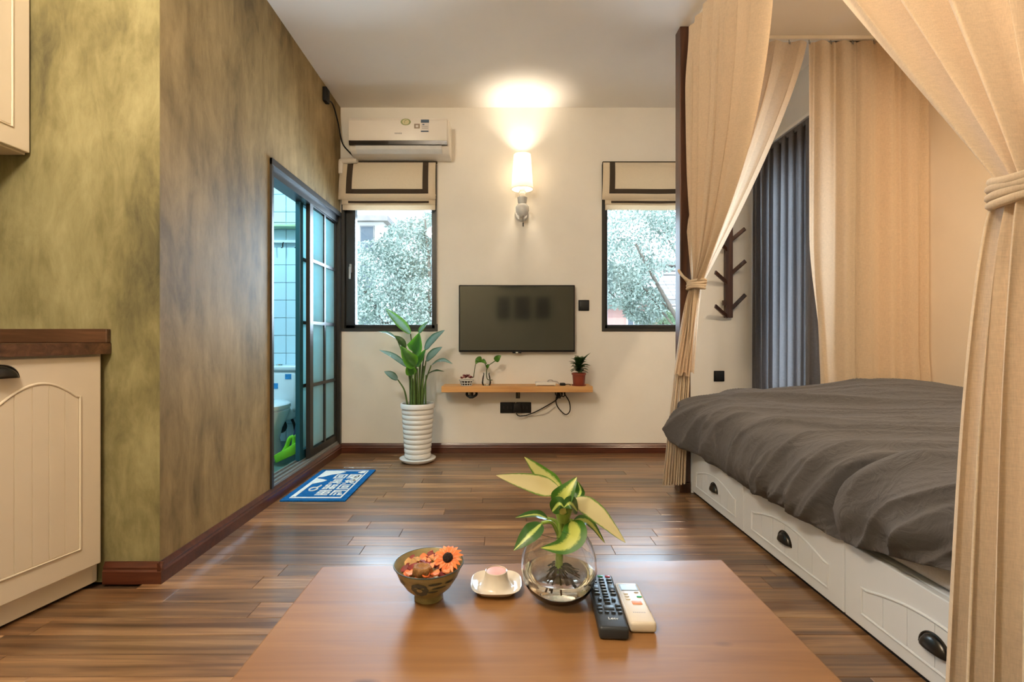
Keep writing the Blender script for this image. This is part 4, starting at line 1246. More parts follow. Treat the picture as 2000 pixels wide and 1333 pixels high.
# red pot plant
py = 3.70; pc = P(1130.5, 755, py); 
pp = thing('potted_plant', 'small dark leaved plant in red pot on the shelf', 'plant', (pc.x, py, SZ))
mk('pot', lathe(new(), [(0, 0.0005), (0.040, 0.0005), (0.043, 0.01), (0.049, 0.082), (0.054, 0.083), (0.055, 0.098), (0.051, 0.098), (0.048, 0.085), (0, 0.085)], (pc.x, py, SZ), 32), m_terra, pp, SM)
mk('saucer', lathe(new(), [(0, 0), (0.05, 0), (0.056, 0.008), (0.05, 0.009), (0.045, 0.004), (0.0, 0.0035)], (pc.x, py, SZ), 28), m_terra, pp, SM)
mk('soil', lathe(new(), [(0, 0.093), (0.0495, 0.090)], (pc.x, py, SZ), 20), m_soil, pp)
r = random.Random(4)
for k in range(30):
    a = k * 2.4; e = 0.10 + 0.95 * (k / 30)
    ln = r.uniform(0.07, 0.10)
    base = Vector((pc.x, py, SZ + 0.10 + 0.085 * (1 - k / 30) + 0.0))
    base = Vector((pc.x, py, SZ + 0.10 + 0.08 * (k / 30)))
    d = Vector((math.cos(a) * math.cos(e * 0.9), math.sin(a) * math.cos(e * 0.9), math.sin(e * 0.9)))
    tip = base + d * ln + Vector((0, 0, -0.012))
    mk('leaf', leaf_bm([base, base + d * ln * 0.5 + Vector((0, 0, 0.006)), tip], 0.044, (0, 0, 1) if e < 0.9 else (math.cos(a), math.sin(a), 0.6), 0.3, 8, 4), g_dark, pp, 4)
for d in ((0.10, -0.03, 0.17), (0.105, -0.02, 0.06), (-0.085, -0.02, 0.08)):
    base = Vector((pc.x, py, SZ + 0.13)); e = Vector((pc.x + d[0] * 0.85, py + d[1], SZ + 0.10 + d[2] * 0.9))
    mk('leaf', leaf_bm([base, (base + e) / 2 + Vector((0, 0, 0.015)), e], 0.028, (0, -0.4, 1), 0.3, 8, 4), g_dark, pp, 4)
mk('stem', tube(new(), [(pc.x, py, SZ + 0.09), (pc.x, py, SZ + 0.18)], 0.006, 8), m_stem_d, pp, SM)
# pothos cuttings in a small glass vase
vy = 3.72; vc = P(950, 753, vy)
pv = thing('pothos_vase', 'clear vase of pothos cuttings on the left of the shelf', 'plant', (vc.x, vy, SZ))
mk('vase', lathe(new(), [(0, 0.001), (0.030, 0.001), (0.036, 0.02), (0.030, 0.065), (0.024, 0.085), (0.027, 0.10)], (vc.x, vy, SZ), 32), m_glass, pv, SM)
def stem(pts, rad, par, mat=m_stem, n=16): mk('stem', tube(new(), spline(pts, n), rad, 7), mat, par, SM)
stem([P(962, 743, vy), P(952, 741, vy), P(950, 728, vy), P(953, 716, vy), P(962, 709, vy), P(972, 702, vy)], 0.0035, pv)
stem([P(952, 722, vy), P(948, 712, vy), P(944, 706, vy), P(936, 703, vy), P(930, 709, vy), P(927, 722, vy), P(925, 738, vy)], 0.003, pv)
for (bx_, by_, tx, ty_, w) in ((967, 706, 979, 695, 0.05), (941, 704, 928, 703, 0.05), (940, 704, 951, 712, 0.035), (950, 719, 957, 713, 0.028), (934, 705, 929, 712, 0.035)):
    b0, t0 = P(bx_, by_, vy - 0.01), P(tx, ty_, vy - 0.03)
    mk('leaf', leaf_bm([b0, (b0 + t0) / 2 + Vector((0, -0.008, 0.006)), t0], w, (0.1, -1, 0.35), 0.15, 10, 6, 0.8), g_poth, pv, 4)
# low white pot with dark red flowers
fy = 3.70; fc = P(911, 754, fy)
fp_ = thing('flower_pot', 'white wire basket of dark red flowers at the shelf left end', 'plant', (fc.x, fy, SZ))
b = new()
for z, rr in ((0.004, 0.040), (0.022, 0.048), (0.042, 0.054)):
    tube(b, [(fc.x + rr * math.cos(k * PI / 14), fy + rr * math.sin(k * PI / 14), SZ + z) for k in range(29)], 0.0035, 6, False)
for k in range(14):
    a = k * PI / 7
    tube(b, [(fc.x + 0.040 * math.cos(a), fy + 0.040 * math.sin(a), SZ + 0.004), (fc.x + 0.054 * math.cos(a), fy + 0.054 * math.sin(a), SZ + 0.042)], 0.0028, 6)
mk('basket', b, m_ceramic, fp_, SM)
mk('soil', lathe(new(), [(0, 0.002), (0.036, 0.002), (0.046, 0.032), (0, 0.038)], (fc.x, fy, SZ), 20), m_soil, fp_)
m_redfl = M('dark_red_petal', (0.16, 0.012, 0.018), 0.5, var=(30, 0.4)); m_pinkfl = M('pink_petal', (0.55, 0.22, 0.20), 0.5, var=(30, 0.3))
r = random.Random(12)
for k in range(9):
    a = k * 2.4; rr = 0.012 + 0.036 * (k / 9) ** 0.6
    c_ = Vector((fc.x + rr * math.cos(a), fy + rr * math.sin(a), SZ + 0.075 - rr * 0.5 + r.uniform(-.006, .008)))
    b = new()
    for q in range(7):
        aa = q * 0.9 + k; 
        d = Vector((math.cos(aa), math.sin(aa), 0.5 + 0.4 * (q % 2)))
        t_ = leaf_bm([c_, c_ + d * 0.011, c_ + d * 0.02], 0.016, (0, 0, 1), 0.4, 4, 2); join(b, t_)
    mk('flower', b, m_pinkfl if k in (3, 7) else m_redfl, fp_, 4)
# router, folded glasses, adapter
ry = 3.70; a, c = P(1046, 0, ry), P(1085, 0, ry)
rt = thing('router', 'flat white router lying on the pine shelf', 'router', ((a.x + c.x) / 2, ry, SZ))
mk('case', box(new(), (a.x, 3.67, SZ + 0.004), (c.x, 3.78, SZ + 0.026), 0.006, 3), m_plastic, rt, SM)
for xx in (a.x + 0.008, c.x - 0.008):
    mk('foot', box(new(), (xx - 0.006, 3.675, SZ + 0.0003), (xx + 0.006, 3.69, SZ + 0.012), 0.002), m_ceramic, rt)
b = tube(new(), spline([P(1068, 748, 3.76), P(1072, 743.5, 3.74), P(1078, 743, 3.73), P(1080, 745, 3.74), P(1088, 746, 3.74), P(1092, 751, 3.73)], 20), 0.004, 7)
gl = mk('cable', b, m_grey_t, None, SM); tag(gl, 'short pale cable curling over the white router', 'cable')
bx_ = P(1099, 752, 3.71)
ad = thing('adapter', 'small dark adapter between router and red pot', 'adapter', (bx_.x, 3.71, SZ))
mk('case', box(new(), (bx_.x - 0.022, 3.69, SZ + 0.0003), (bx_.x + 0.02, 3.73, SZ + 0.020), 0.006), m_black, ad, SM)
mk('lead', tube(new(), spline([(bx_.x + 0.015, 3.70, SZ + 0.01), (bx_.x + 0.045, 3.69, SZ + 0.012), (bx_.x + 0.06, 3.70, SZ + 0.004)], 10), 0.003, 6), m_black, ad, SM)

# ------------------------------------------------------------------ coat rack
cw = thing('coat_rack', 'dark brown wooden branch coat rack right of the bed post', 'coat rack', (1.79, YB, 1.0))
cy_ = 3.82
def rack(p): return P(p[0], p[1], cy_)
t0, b0 = rack((1424, 425)), rack((1424, 621))
mk('rail', box(new(), (t0.x - 0.030, cy_ - 0.004, b0.z), (t0.x + 0.030, YB - 0.0005, t0.z), 0.004), m_post, cw)
for (bp_, tp_) in (((1430, 468), (1455, 447)), ((1430, 533), (1456, 510)), ((1430, 602), (1456, 576)), ((1419, 552), (1397, 532)), ((1419, 618), (1397, 598)), ((1419, 488), (1397, 466))):
    q0, q1 = P(*bp_, cy_), P(*tp_, cy_ - 0.09)
    dv_ = (q1 - q0); sd = Vector((0, 0, 1)).cross(dv_).normalized(); up = dv_.cross(sd).normalized()
    b = new()
    extrude_profile(b, [(-0.014, -0.006), (0.014, -0.006), (0.014, 0.006), (-0.014, 0.006)], lambda i: (up, sd), [q0 - dv_ * 0.05, q1])
    mk('peg', b, m_post, cw)
mk('screw_cap', box(new(), (rack((1416, 590)).x - 0.02, cy_ - 0.008, rack((1416, 592)).z - 0.02), (rack((1416, 590)).x + 0.01, cy_ + 0.01, rack((1416, 592)).z + 0.02), 0.003), m_post, cw)

# ------------------------------------------------------------------ tall plant in ribbed pot
FX, FY = -0.637, 3.58
fpn = thing('ribbed_floor_pot', 'tall white ribbed pot with bird of paradise plant beneath the left window', 'plant', (FX, FY, 0))
pr = [(0, 0.030), (0.085, 0.030)]
nr = 10
for k in range(nr):
    z0 = 0.034 + k * 0.0355; R0 = 0.094 + 0.0022 * k
    pr += [(R0 - 0.0035, z0), (R0 + 0.0015, z0 + 0.005), (R0 + 0.003, z0 + 0.016), (R0 + 0.0015, z0 + 0.029), (R0 - 0.0035, z0 + 0.034)]
pr += [(0.116, 0.392), (0.125, 0.398), (0.126, 0.425), (0.121, 0.432), (0.112, 0.430), (0.110, 0.405), (0, 0.405)]
mk('pot', lathe(new(), pr, (FX, FY, 0), 56), m_ceramic, fpn, 0.9)
mk('saucer', lathe(new(), [(0, 0), (0.10, 0), (0.128, 0.018), (0.132, 0.030), (0.127, 0.031), (0.10, 0.029), (0, 0.029)], (FX, FY, 0), 48), m_ceramic, fpn, 0.9)
mk('soil', lathe(new(), [(0, 0.42), (0.1095, 0.412)], (FX, FY, 0), 24), m_soil, fpn)
g_sheen = leaf_mat('painted_sheen_leaf', (0.20, 0.33, 0.31), (0.05, 0.14, 0.09), 0.75, 0.3, 0.10, rough=0.16, vein=0.5)  # pale blue mid colour paints in the sheen of window light
def bop(base, tip, w, nrm, mat, dy=(0, 0), bow=0.02, fold=0.25, side=0.0, shape=1.0):
    b0 = P(base[0], base[1], FY + dy[0]); t0 = P(tip[0], tip[1], FY + dy[1])
    m_ = (b0 + t0) / 2 + Vector((side, -0.01, bow))
    mk('leaf', leaf_bm([b0, m_, t0], w, nrm, fold, 16, 6, shape, 0.03), mat, fpn, 4)
    return b0
def bst(x0, base, dy=0.0, rad=0.006, mid=None):
    s = P(x0, 790, FY); s.y = FY + dy * 0.3; s.z = 0.41
    e = P(base[0], base[1], FY + dy)
    m_ = (s + e) / 2 + Vector(((e.x - s.x) * -0.18, 0, 0.02))
    stem([s, m_, e], [rad * (1.15 - 0.4 * k / 16) for k in range(17)], fpn, m_stem)
def bmix(nm, base, tip, w, nrm, mat, x0, dy=(0, 0), **k):
    bop(base, tip, w, nrm, mat, dy, **k); bst(x0, base, dy[0])
bmix('a', (802, 653), (752, 602), 0.088, (0.55, -0.75, 0.35), g_mid, 812, (0.06, 0.03), bow=0.0, fold=0.3)
bmix('b', (776, 663), (739, 648), 0.045, (0.1, -0.5, 1), g_sheen, 806, (0.02, -0.02), bow=0.015)
bmix('c', (796, 718), (740, 684), 0.060, (0.2, -0.6, 0.8), g_sheen, 806, (-0.06, -0.10), bow=0.018)
bmix('d', (777, 742), (750, 726), 0.060, (0.0, -0.8, 0.6), g_sheen, 797, (-0.05, -0.10), bow=0.006)
bmix('e', (809, 690), (819, 650), 0.135, (0.05, -0.9, 0.55), g_bright, 814, (-0.05, -0.12), bow=-0.02, fold=0.45, shape=0.8)
bmix('f', (811, 716), (783, 676), 0.120, (0.45, -0.85, 0.35), g_bright, 811, (-0.12, -0.16), bow=-0.015, fold=0.35, shape=0.85)
bmix('f2', (813, 714), (832, 682), 0.085, (-0.6, -0.8, 0.2), g_bright, 813, (-0.09, -0.13), bow=-0.01, fold=0.35, shape=0.85)
bmix('g', (829, 685), (869, 645), 0.085, (-0.25, -0.7, 0.6), g_sheen, 822, (-0.02, -0.06), bow=0.012, fold=0.3)
bmix('h', (832, 705), (864, 678), 0.080, (-0.2, -0.8, 0.6), g_sheen, 825, (-0.06, -0.12), bow=0.004)
bmix('i', (842, 714), (884, 711), 0.055, (0.0, -0.5, 0.9), g_sheen, 826, (-0.04, -0.10), bow=0.030)
bmix('j', (832, 733), (868, 726), 0.050, (0.0, -0.3, 1), g_dark, 832, (-0.06, -0.10), bow=0.015)
bmix('k', (818, 652), (836, 628), 0.060, (-0.5, -0.6, 0.3), g_mid, 818, (0.08, 0.10), bow=0.0)
bmix('l', (793, 680), (770, 656), 0.060, (0.5, -0.7, 0.4), g_dark, 808, (0.0, -0.02), bow=0.012)
bmix('m', (805, 733), (798, 708), 0.080, (0.1, -1, 0.3), g_bright, 806, (-0.10, -0.13), bow=0.0, shape=0.8)
for x0, e in ((803, (800, 720)), (812, (808, 700)), (820, (822, 700)), (817, (815, 720)), (809, (806, 740)), (822, (828, 715)), (825, (826, 740)), (806, (802, 735))):
    bst(x0, e, random.Random(x0).uniform(-0.08, 0.04), 0.0065)

# ------------------------------------------------------------------ doormat
m_mat = fabric('blue_mat_pile', (0.012, 0.10, 0.30), 0.0, weave=260, amt=0.35)
m_matw = fabric('white_mat_pile', (0.62, 0.68, 0.70), 0.0, weave=260, amt=0.15)
mx0, mx1, my0, my1 = -1.243, -0.880, 2.690, 3.327
dm = thing('doormat', 'blue doormat with white pattern on the floor before the bathroom door', 'doormat', ((mx0 + mx1) / 2, (my0 + my1) / 2, 0))
mk('base', box(new(), (mx0, my0, 0.0004), (mx1, my1, 0.008), 0.0), m_mat, dm)
bmat = new()
def mq(x0, y0, x1, y1, b):     # fractions of the mat, x across (0 = wall side), y away from the lens
    W_, L_ = mx1 - mx0, my1 - my0
    box(b, (mx0 + x0 * W_, my0 + y0 * L_, 0.0079), (mx0 + x1 * W_, my0 + y1 * L_, 0.0098))
b = new()
mq(0.10, 0.06, 0.125, 0.95, b); mq(0.875, 0.06, 0.90, 0.95, b); mq(0.125, 0.06, 0.875, 0.085, b); mq(0.125, 0.935, 0.875, 0.95, b)
mk('border_line', b, m_matw, dm)
GL = [["1111111", "1000001", "1011101", "1010101", "1011101", "1000001", "1111111"],
      ["1111111", "1001001", "1111111", "1001001", "1111111", "0010100", "1100011"],
      ["0111110", "0100010", "0111110", "0001000", "1111111", "0011100", "1100011"],
      ["0011100", "0100010", "1111111", "0101010", "0111110", "0010100", "1100011"],
      ["1110111", "1010101", "1110111", "0010100", "1111111", "1010101", "1110111"],
      ["1111110", "1000000", "1011110", "1010010", "1011110", "1000000", "1111111"],
      ["1111111", "0001000", "1111111", "1001001", "1111111", "0001000", "1111111"],
      ["1111111", "1000000", "1111100", "1000000", "1010110", "1010100", "1010111"]]
for i in range(8):
    cx, cyy = (0.40 if i % 2 == 0 else 0.635), 0.665 - (i // 2) * 0.175
    if i > 1: cx += 0.03
    b = new()
    for rr in range(7):
        c0_ = None
        for cc_ in range(8):
            on = cc_ < 7 and GL[i][rr][cc_] == '1'
            if on and c0_ is None: c0_ = cc_
            if not on and c0_ is not None:
                mq(cx + c0_ * 0.0285, cyy + (6 - rr) * 0.0205, cx + cc_ * 0.0285, cyy + (6 - rr) * 0.0205 + 0.0185, b); c0_ = None
    mk('character', b, m_matw, dm)
def mpoly(pts, nm):
    W_, L_ = mx1 - mx0, my1 - my0
    mk(nm, prism(new(), [(mx0 + x * W_, my0 + y * L_) for x, y in pts], 0.0079, 0.0098), m_matw, dm)
mpoly([(0.125, 0.93), (0.125, 0.70), (0.20, 0.72), (0.30, 0.80), (0.42, 0.84), (0.50, 0.90), (0.42, 0.93)], 'wing_shape')
mpoly([(0.125, 0.66), (0.125, 0.10), (0.165, 0.10), (0.165, 0.48), (0.30, 0.55), (0.34, 0.60), (0.26, 0.63)], 'wing_shape')
mpoly([(0.80, 0.93), (0.86, 0.93), (0.86, 0.86), (0.80, 0.85), (0.73, 0.88)], 'corner_shape')
mpoly([(0.70, 0.67), (0.78, 0.74), (0.86, 0.80), (0.86, 0.58), (0.80, 0.56), (0.78, 0.64)], 'corner_shape')
b = new(); W_, L_ = mx1 - mx0, my1 - my0
cxm, cym = mx0 + 0.30 * W_, my0 + 0.31 * L_
tube(b, [(cxm + 0.022 * math.cos(k * PI / 10), cym + 0.032 * math.sin(k * PI / 10), 0.0088) for k in range(21)], 0.005, 6, False)
tube(b, [(cxm + 0.012, cym + 0.03, 0.0088), (cxm + 0.02, cym + 0.075, 0.0088)], 0.005, 6)
mk('round_motif', b, m_matw, dm)

# ------------------------------------------------------------------ bathroom things
tx = -1.69
tl = thing('toilet', 'white close coupled toilet with blue stickers in the bathroom', 'toilet', (tx, 3.6, 0.052))
mk('tank', box(new(), (tx - 0.20, 3.60, 0.36), (tx + 0.155, 3.812, 0.665), 0.03, 4), m_cer_blue, tl, SM)
mk('tank_lid', box(new(), (tx - 0.21, 3.592, 0.667), (tx + 0.165, 3.814, 0.702), 0.012, 3), m_cer_blue, tl, SM)
mk('flush_button', lathe(new(), [(0, 0.7105), (0.022, 0.71), (0.024, 0.702)], (tx - 0.02, 3.70, 0), 20), m_chrome, tl, SM)
def bowl(pairs, cy0, nm, mat):
    b = new(); rings = []
    for (rx, ry_, z, oy) in pairs:
        rings.append([b.verts.new((tx + rx * math.cos(a * PI / 20), cy0 + oy + ry_ * math.sin(a * PI / 20), z)) for a in range(40)])
    for A_, B_ in zip(rings, rings[1:]):
        for k in range(40): b.faces.new((A_[k], A_[(k + 1) % 40], B_[(k + 1) % 40], B_[k]))
    b.faces.new(list(reversed(rings[0]))); b.faces.new(rings[-1])
    bmesh.ops.recalc_face_normals(b, faces=b.faces)
    return mk(nm, b, mat, tl, SM)
bowl([(0.115, 0.19, 0.053, 0.03), (0.110, 0.18, 0.10, 0.03), (0.095, 0.15, 0.19, 0.03), (0.12, 0.17, 0.27, 0.01), (0.165, 0.215, 0.36, 0), (0.178, 0.232, 0.405, 0), (0.17, 0.225, 0.415, 0)], 3.38, 'bowl', m_cer_blue)
bowl([(0.178, 0.232, 0.417, 0), (0.182, 0.236, 0.425, 0), (0.18, 0.234, 0.445, 0), (0.165, 0.215, 0.456, 0), (0.10, 0.14, 0.461, 0)], 3.375, 'seat_lid', m_cer_blue)
mk('connector', box(new(), (tx - 0.12, 3.56, 0.30), (tx + 0.12, 3.75, 0.40), 0.03, 3), m_cer_blue, tl, SM)
m_blue_s = M('blue_sticker', (0.03, 0.25, 0.55), 0.35, var=(40, 0.3))
for (x0, x1, y0, y1) in ((528, 543, 749, 760), (557, 569, 731, 741)):
    a, c = P(x0, y0, 3.6), P(x1, y1, 3.6)
    mk('sticker', box(new(), (a.x, 3.5975, c.z), (c.x, 3.602, a.z)), m_blue_s, tl)
stem_h = spline([P(551, 812, 3.72), P(566, 815, 3.72), P(574, 828, 3.70), P(577, 845, 3.70)], 16)
mk('water_hose', tube(new(), stem_h, 0.010, 8), m_frame, tl, SM)
b = new(); lathe(b, [(0, -0.03), (0.05, -0.03), (0.055, 0.0), (0.03, 0.005), (0, 0.005)], (0, 0, 0), 20, 'Y')
cpt = P(547, 833, 3.72)
for v in b.verts: v.co += cpt
mk('drain_cover', b, m_frame, tl, SM)
# green squeeze mop
m_lime = M('lime_plastic', (0.20, 0.62, 0.03), 0.35, var=(8, 0.1))
m_lime2 = M('yellow_green_plastic', (0.42, 0.62, 0.08), 0.35)
my_ = 3.27
mp_ = thing('squeeze_mop', 'lime green squeeze mop standing on the bathroom floor', 'mop', P(560, 902, my_))
def mpt(x, y, d=0.0): return P(x, y, my_ + d)
b = new()
q = [mpt(539, 888), mpt(543, 903), mpt(580, 886), mpt(587, 872), mpt(583, 862), mpt(560, 876)]
A_ = [b.verts.new(p + Vector((0, -0.04, 0))) for p in q]; B_ = [b.verts.new(p + Vector((0, 0.04, 0))) for p in q]
b.faces.new(A_); b.faces.new(list(reversed(B_)))
for k in range(len(q)): b.faces.new((A_[k], A_[(k + 1) % 6], B_[(k + 1) % 6], B_[k]))
bmesh.ops.recalc_face_normals(b, faces=b.faces)
bmesh.ops.bevel(b, geom=list(b.edges), offset=0.008, segments=2, profile=0.5, affect='EDGES')
mk('sponge_head', b, m_lime, mp_, SM)
b = tube(new(), spline([mpt(552, 886), mpt(560, 872), mpt(566, 857), mpt(575, 853)], 12), 0.014, 10)
tube(b, spline([mpt(583, 868), mpt(582, 856), mpt(576, 852), mpt(574, 872), mpt(570, 880)], 12), 0.016, 10)
mk('bracket', b, m_lime, mp_, SM)
mk('joint', tube(new(), [mpt(576, 853), mpt(580, 836), mpt(583, 818, 0.02)], 0.013, 10), M('dark_blue_plastic', (0.02, 0.03, 0.09), 0.35), mp_, SM)
mk('handle', tube(new(), [mpt(583, 820, 0.02), mpt(586, 770, 0.05), mpt(589, 690, 0.09)], 0.012, 10), m_lime2, mp_, SM)
# glass shelf with towel hooks on the tiles
gs = thing('bathroom_shelf', 'narrow glass wall shelf with hooks on the bathroom tiles', 'shelf', P(560, 460, 3.8))
m_gshelf = M('green_glass_edge', (0.42, 0.55, 0.33), 0.12)
a, c = P(515, 441, 3.80), P(600, 450, 3.80)
mk('glass_plate', box(new(), (a.x, 3.72, c.z + 0.012), (c.x, 3.816, a.z - 0.008), 0.002), m_gshelf, gs)
mk('guard_rail', tube(new(), [(a.x, 3.73, a.z + 0.008), (c.x, 3.73, a.z + 0.008)], 0.005, 8), m_chrome, gs, SM)
a, c = P(515, 472, 3.80), P(600, 474, 3.80)
mk('hook_rail', box(new(), (a.x, 3.79, c.z - 0.004), (c.x, 3.817, a.z + 0.010), 0.002), m_chrome, gs)
for hx in (535, 553.5, 579.5):
    q = P(hx, 474, 3.785)
    mk('hook', tube(new(), [q, q + Vector((0, -0.012, -0.012)), q + Vector((0, -0.012, -0.04)), q + Vector((0, -0.03, -0.045))], 0.005, 7), m_pewter, gs, SM)

# ------------------------------------------------------------------ table
TZt = 0.42
tb = thing('table', 'low orange brown wooden table in the foreground', 'table', (0.045, 0.60, 0))
def tabletop():
    b = prism(new(), [(-0.388, 0.16), (0.476, 0.16), (0.474, 1.060), (-0.385, 1.027)], TZt - 0.032, TZt)
    bmesh.ops.bevel(b, geom=list(b.edges), offset=0.003, segments=2, profile=0.5, affect='EDGES')
    return b
mk('tabletop', tabletop(), m_table, tb)
for (x, y) in ((-0.35, 0.20), (0.39, 0.20), (-0.35, 0.955), (0.39, 0.985)):
    mk('leg', box(new(), (x, y, 0), (x + 0.045, y + 0.045, TZt - 0.0325), 0.003), m_table, tb)
b = box(new(), (-0.30, 0.215, TZt - 0.09), (0.385, 0.235, TZt - 0.033)); box(b, (-0.30, 0.965, TZt - 0.09), (0.385, 0.985, TZt - 0.033))
mk('apron', b, m_table, tb)

# bowl
bxx, byy = -0.1405, 0.905
bo = thing('bowl', 'small olive glazed bowl of dried petals on the table', 'bowl', (bxx, byy, TZt))
m_bowl = M('olive_glaze', (0.16, 0.125, 0.05), 0.30, var=(22, 0.0), second=(0.36, 0.30, 0.14), stretch=(1, 1, 3), coat=0.4)
m_bowl2 = M('blue_grey_glaze', (0.045, 0.055, 0.05), 0.3, var=(60, 0.3))
pr = [(0, 0.004), (0.020, 0.004), (0.022, 0.0005), (0.0265, 0.0005), (0.0265, 0.010), (0.030, 0.013), (0.042, 0.024), (0.054, 0.042), (0.0625, 0.062), (0.064, 0.0645), (0.0625, 0.065), (0.059, 0.060), (0.051, 0.042), (0.039, 0.025), (0.025, 0.015), (0, 0.013)]
mk('body', lathe(new(), pr, (bxx, byy, TZt), 56), m_bowl, bo, 0.9)
mk('rim_line', tube(new(), [(bxx + 0.0637 * math.cos(k * PI / 24), byy + 0.0637 * math.sin(k * PI / 24), TZt + 0.0645) for k in range(49)], 0.0013, 6, False), m_bowl2, bo, SM)
def on_bowl(a, z):
    pts = [(0.0265, 0.010), (0.030, 0.013), (0.042, 0.024), (0.054, 0.042), (0.0625, 0.062)]
    for (r0, z0), (r1, z1) in zip(pts, pts[1:]):
        if z <= z1: 
            rr = lerp(r0, r1, (z - z0) / (z1 - z0)) + 0.0007; break
    return Vector((bxx + rr * math.cos(a), byy + rr * math.sin(a), TZt + z))
def med(a0, z0, ra, rz, nm, mat, n=22, squish=None):
    b = new(); c_ = b.verts.new(on_bowl(a0, z0)); ring = []
    for k in range(n):
        t = 2 * PI * k / n; w = 1 + (0.05 * math.cos(8 * t) if squish else 0)
        ring.append(b.verts.new(on_bowl(a0 + ra * w * math.cos(t), z0 + rz * w * math.sin(t))))
    for k in range(n): b.faces.new((c_, ring[k], ring[(k + 1) % n]))
    bmesh.ops.recalc_face_normals(b, faces=b.faces)
    return mk(nm, b, mat, bo, 4)
md_ = med(-PI / 2 - 0.16, 0.038, 0.30, 0.0145, 'flower_medallion', m_bowl2, 32, 1)
m_ochre = M('ochre_glaze', (0.30, 0.24, 0.12), 0.3)
def spot(a0, z0, ra, rz, nm, mat, par, off):
    b = new(); 
    def q(a, z):
        p = on_bowl(a, z); d = Vector((math.cos(a), math.sin(a), -0.5)).normalized(); return p + d * off
    c_ = b.verts.new(q(a0, z0)); ring = [b.verts.new(q(a0 + ra * math.cos(2 * PI * k / 16), z0 + rz * math.sin(2 * PI * k / 16))) for k in range(16)]
    for k in range(16): b.faces.new((c_, ring[k], ring[(k + 1) % 16]))
    bmesh.ops.recalc_face_normals(b, faces=b.faces); mk(nm, b, mat, par, 4)
spot(-PI / 2 - 0.16, 0.038, 0.10, 0.0045, 'medallion_eye', m_ochre, md_, 0.0006)
for a0, z0, ra, rz in ((-PI / 2 + 0.35, 0.05, 0.22, 0.0025), (-PI / 2 + 0.5, 0.041, 0.25, 0.0022), (-PI / 2 + 0.3, 0.033, 0.2, 0.002), (-PI / 2 + 0.85, 0.048, 0.18, 0.0025), (-PI / 2 - 0.85, 0.046, 0.16, 0.006)):
    spot(a0, z0, ra, rz, 'brush_stroke', m_bowl2, bo, 0.0)
# dried flowers
r = random.Random(21)
m_or = [M('orange_petal', (0.78, 0.19, 0.055), 0.6, var=(60, 0.3)), M('coral_petal', (0.80, 0.28, 0.13), 0.6, var=(60, 0.25)), M('maroon_petal', (0.16, 0.018, 0.016), 0.6, var=(60, 0.4)), M('tan_chip', (0.46, 0.26, 0.10), 0.7, var=(50, 0.3))]
def chip(c_, sz, nrm, mat, lab, grp, name):
    nrm = Vector(nrm).normalized(); u = nrm.orthogonal().normalized(); v = nrm.cross(u)
    n = 9; b = new(); top = []; bot = []
    for k in range(n):
        a = 2 * PI * k / n; rr = sz * r.uniform(0.75, 1.1)
        p = c_ + u * rr * math.cos(a) + v * rr * math.sin(a) * 0.8 + nrm * sz * 0.25 * (math.cos(2 * a) * 0.6 + r.uniform(-.2, .2))
        top.append(b.verts.new(p + nrm * 0.0012)); bot.append(b.verts.new(p - nrm * 0.0012))
    ct_ = b.verts.new(c_ - nrm * sz * 0.15); cb = b.verts.new(c_ - nrm * (sz * 0.15 + 0.002))
    for k in range(n):
        k2 = (k + 1) % n
        b.faces.new((ct_, top[k], top[k2])); b.faces.new((cb, bot[k2], bot[k])); b.faces.new((top[k], bot[k], bot[k2], top[k2]))
    bmesh.ops.recalc_face_normals(b, faces=b.faces)
    o = mk(name, b, mat, None, 1.0); tag(o, lab, 'petal', grp)
LB = ('orange dried petal chip heaped in the olive bowl', 'coral dried petal curl heaped in the olive bowl', 'maroon dried petal heaped in the olive bowl', 'tan dried wood chip heaped in the olive bowl')
GR = ('orange petals in the bowl', 'coral petals in the bowl', 'maroon petals in the bowl', 'tan chips in the bowl')
k = 0
for ring, n, z in ((0.0, 1, 0.052), (0.022, 7, 0.055), (0.042, 15, 0.056), (0.03, 11, 0.062), (0.012, 6, 0.066), (0.044, 11, 0.061), (0.022, 8, 0.067)):
    for q in range(n):
        a = 2 * PI * q / n + ring * 40 + r.uniform(-.2, .2)
        mi = r.choice((0, 0, 1, 1, 2, 2, 3))
        c_ = Vector((bxx + ring * math.cos(a), byy + ring * math.sin(a), TZt + z + r.uniform(-.003, .003)))
        chip(c_, r.uniform(0.006, 0.011), (r.uniform(-.6, .6), r.uniform(-.9, .2), 1), m_or[mi], LB[mi], GR[mi], ('orange_petal', 'coral_petal', 'maroon_petal', 'wood_chip')[mi])
        k += 1
# big orange daisy
dc = Vector((bxx + 0.036, byy - 0.004, TZt + 0.074))
dn = Vector((-0.05, -0.62, 0.78)).normalized(); du = dn.orthogonal().normalized(); dvv = dn.cross(du)
da = thing('dried_daisy', 'orange dried daisy with black centre leaning out of the bowl', 'flower', dc)
for k in range(18):
    a = 2 * PI * k / 18; d = du * math.cos(a) + dvv * math.sin(a)
    mk('petal', leaf_bm([dc + d * 0.007, dc + d * 0.017 + dn * 0.003, dc + d * r.uniform(0.025, 0.030) - dn * 0.002], 0.0095, dn, 0.3, 6, 4), m_or[0] if k % 3 else m_or[1], da, 4)
m_seed = M('black_seed_head', (0.022, 0.010, 0.008), 0.8, var=(300, 0.5), bump=(500, 0.9))
b = new(); 
bmesh.ops.create_icosphere(b, subdivisions=3, radius=1)
for v in b.verts:
    q = v.co.copy(); q *= (1 + 0.12 * noise.noise(q * 6)); v.co = dc + du * q.x * 0.0095 + dvv * q.y * 0.0095 + dn * (q.z * 0.006 + 0.003)
mk('seed_head', b, m_seed, da, 4)
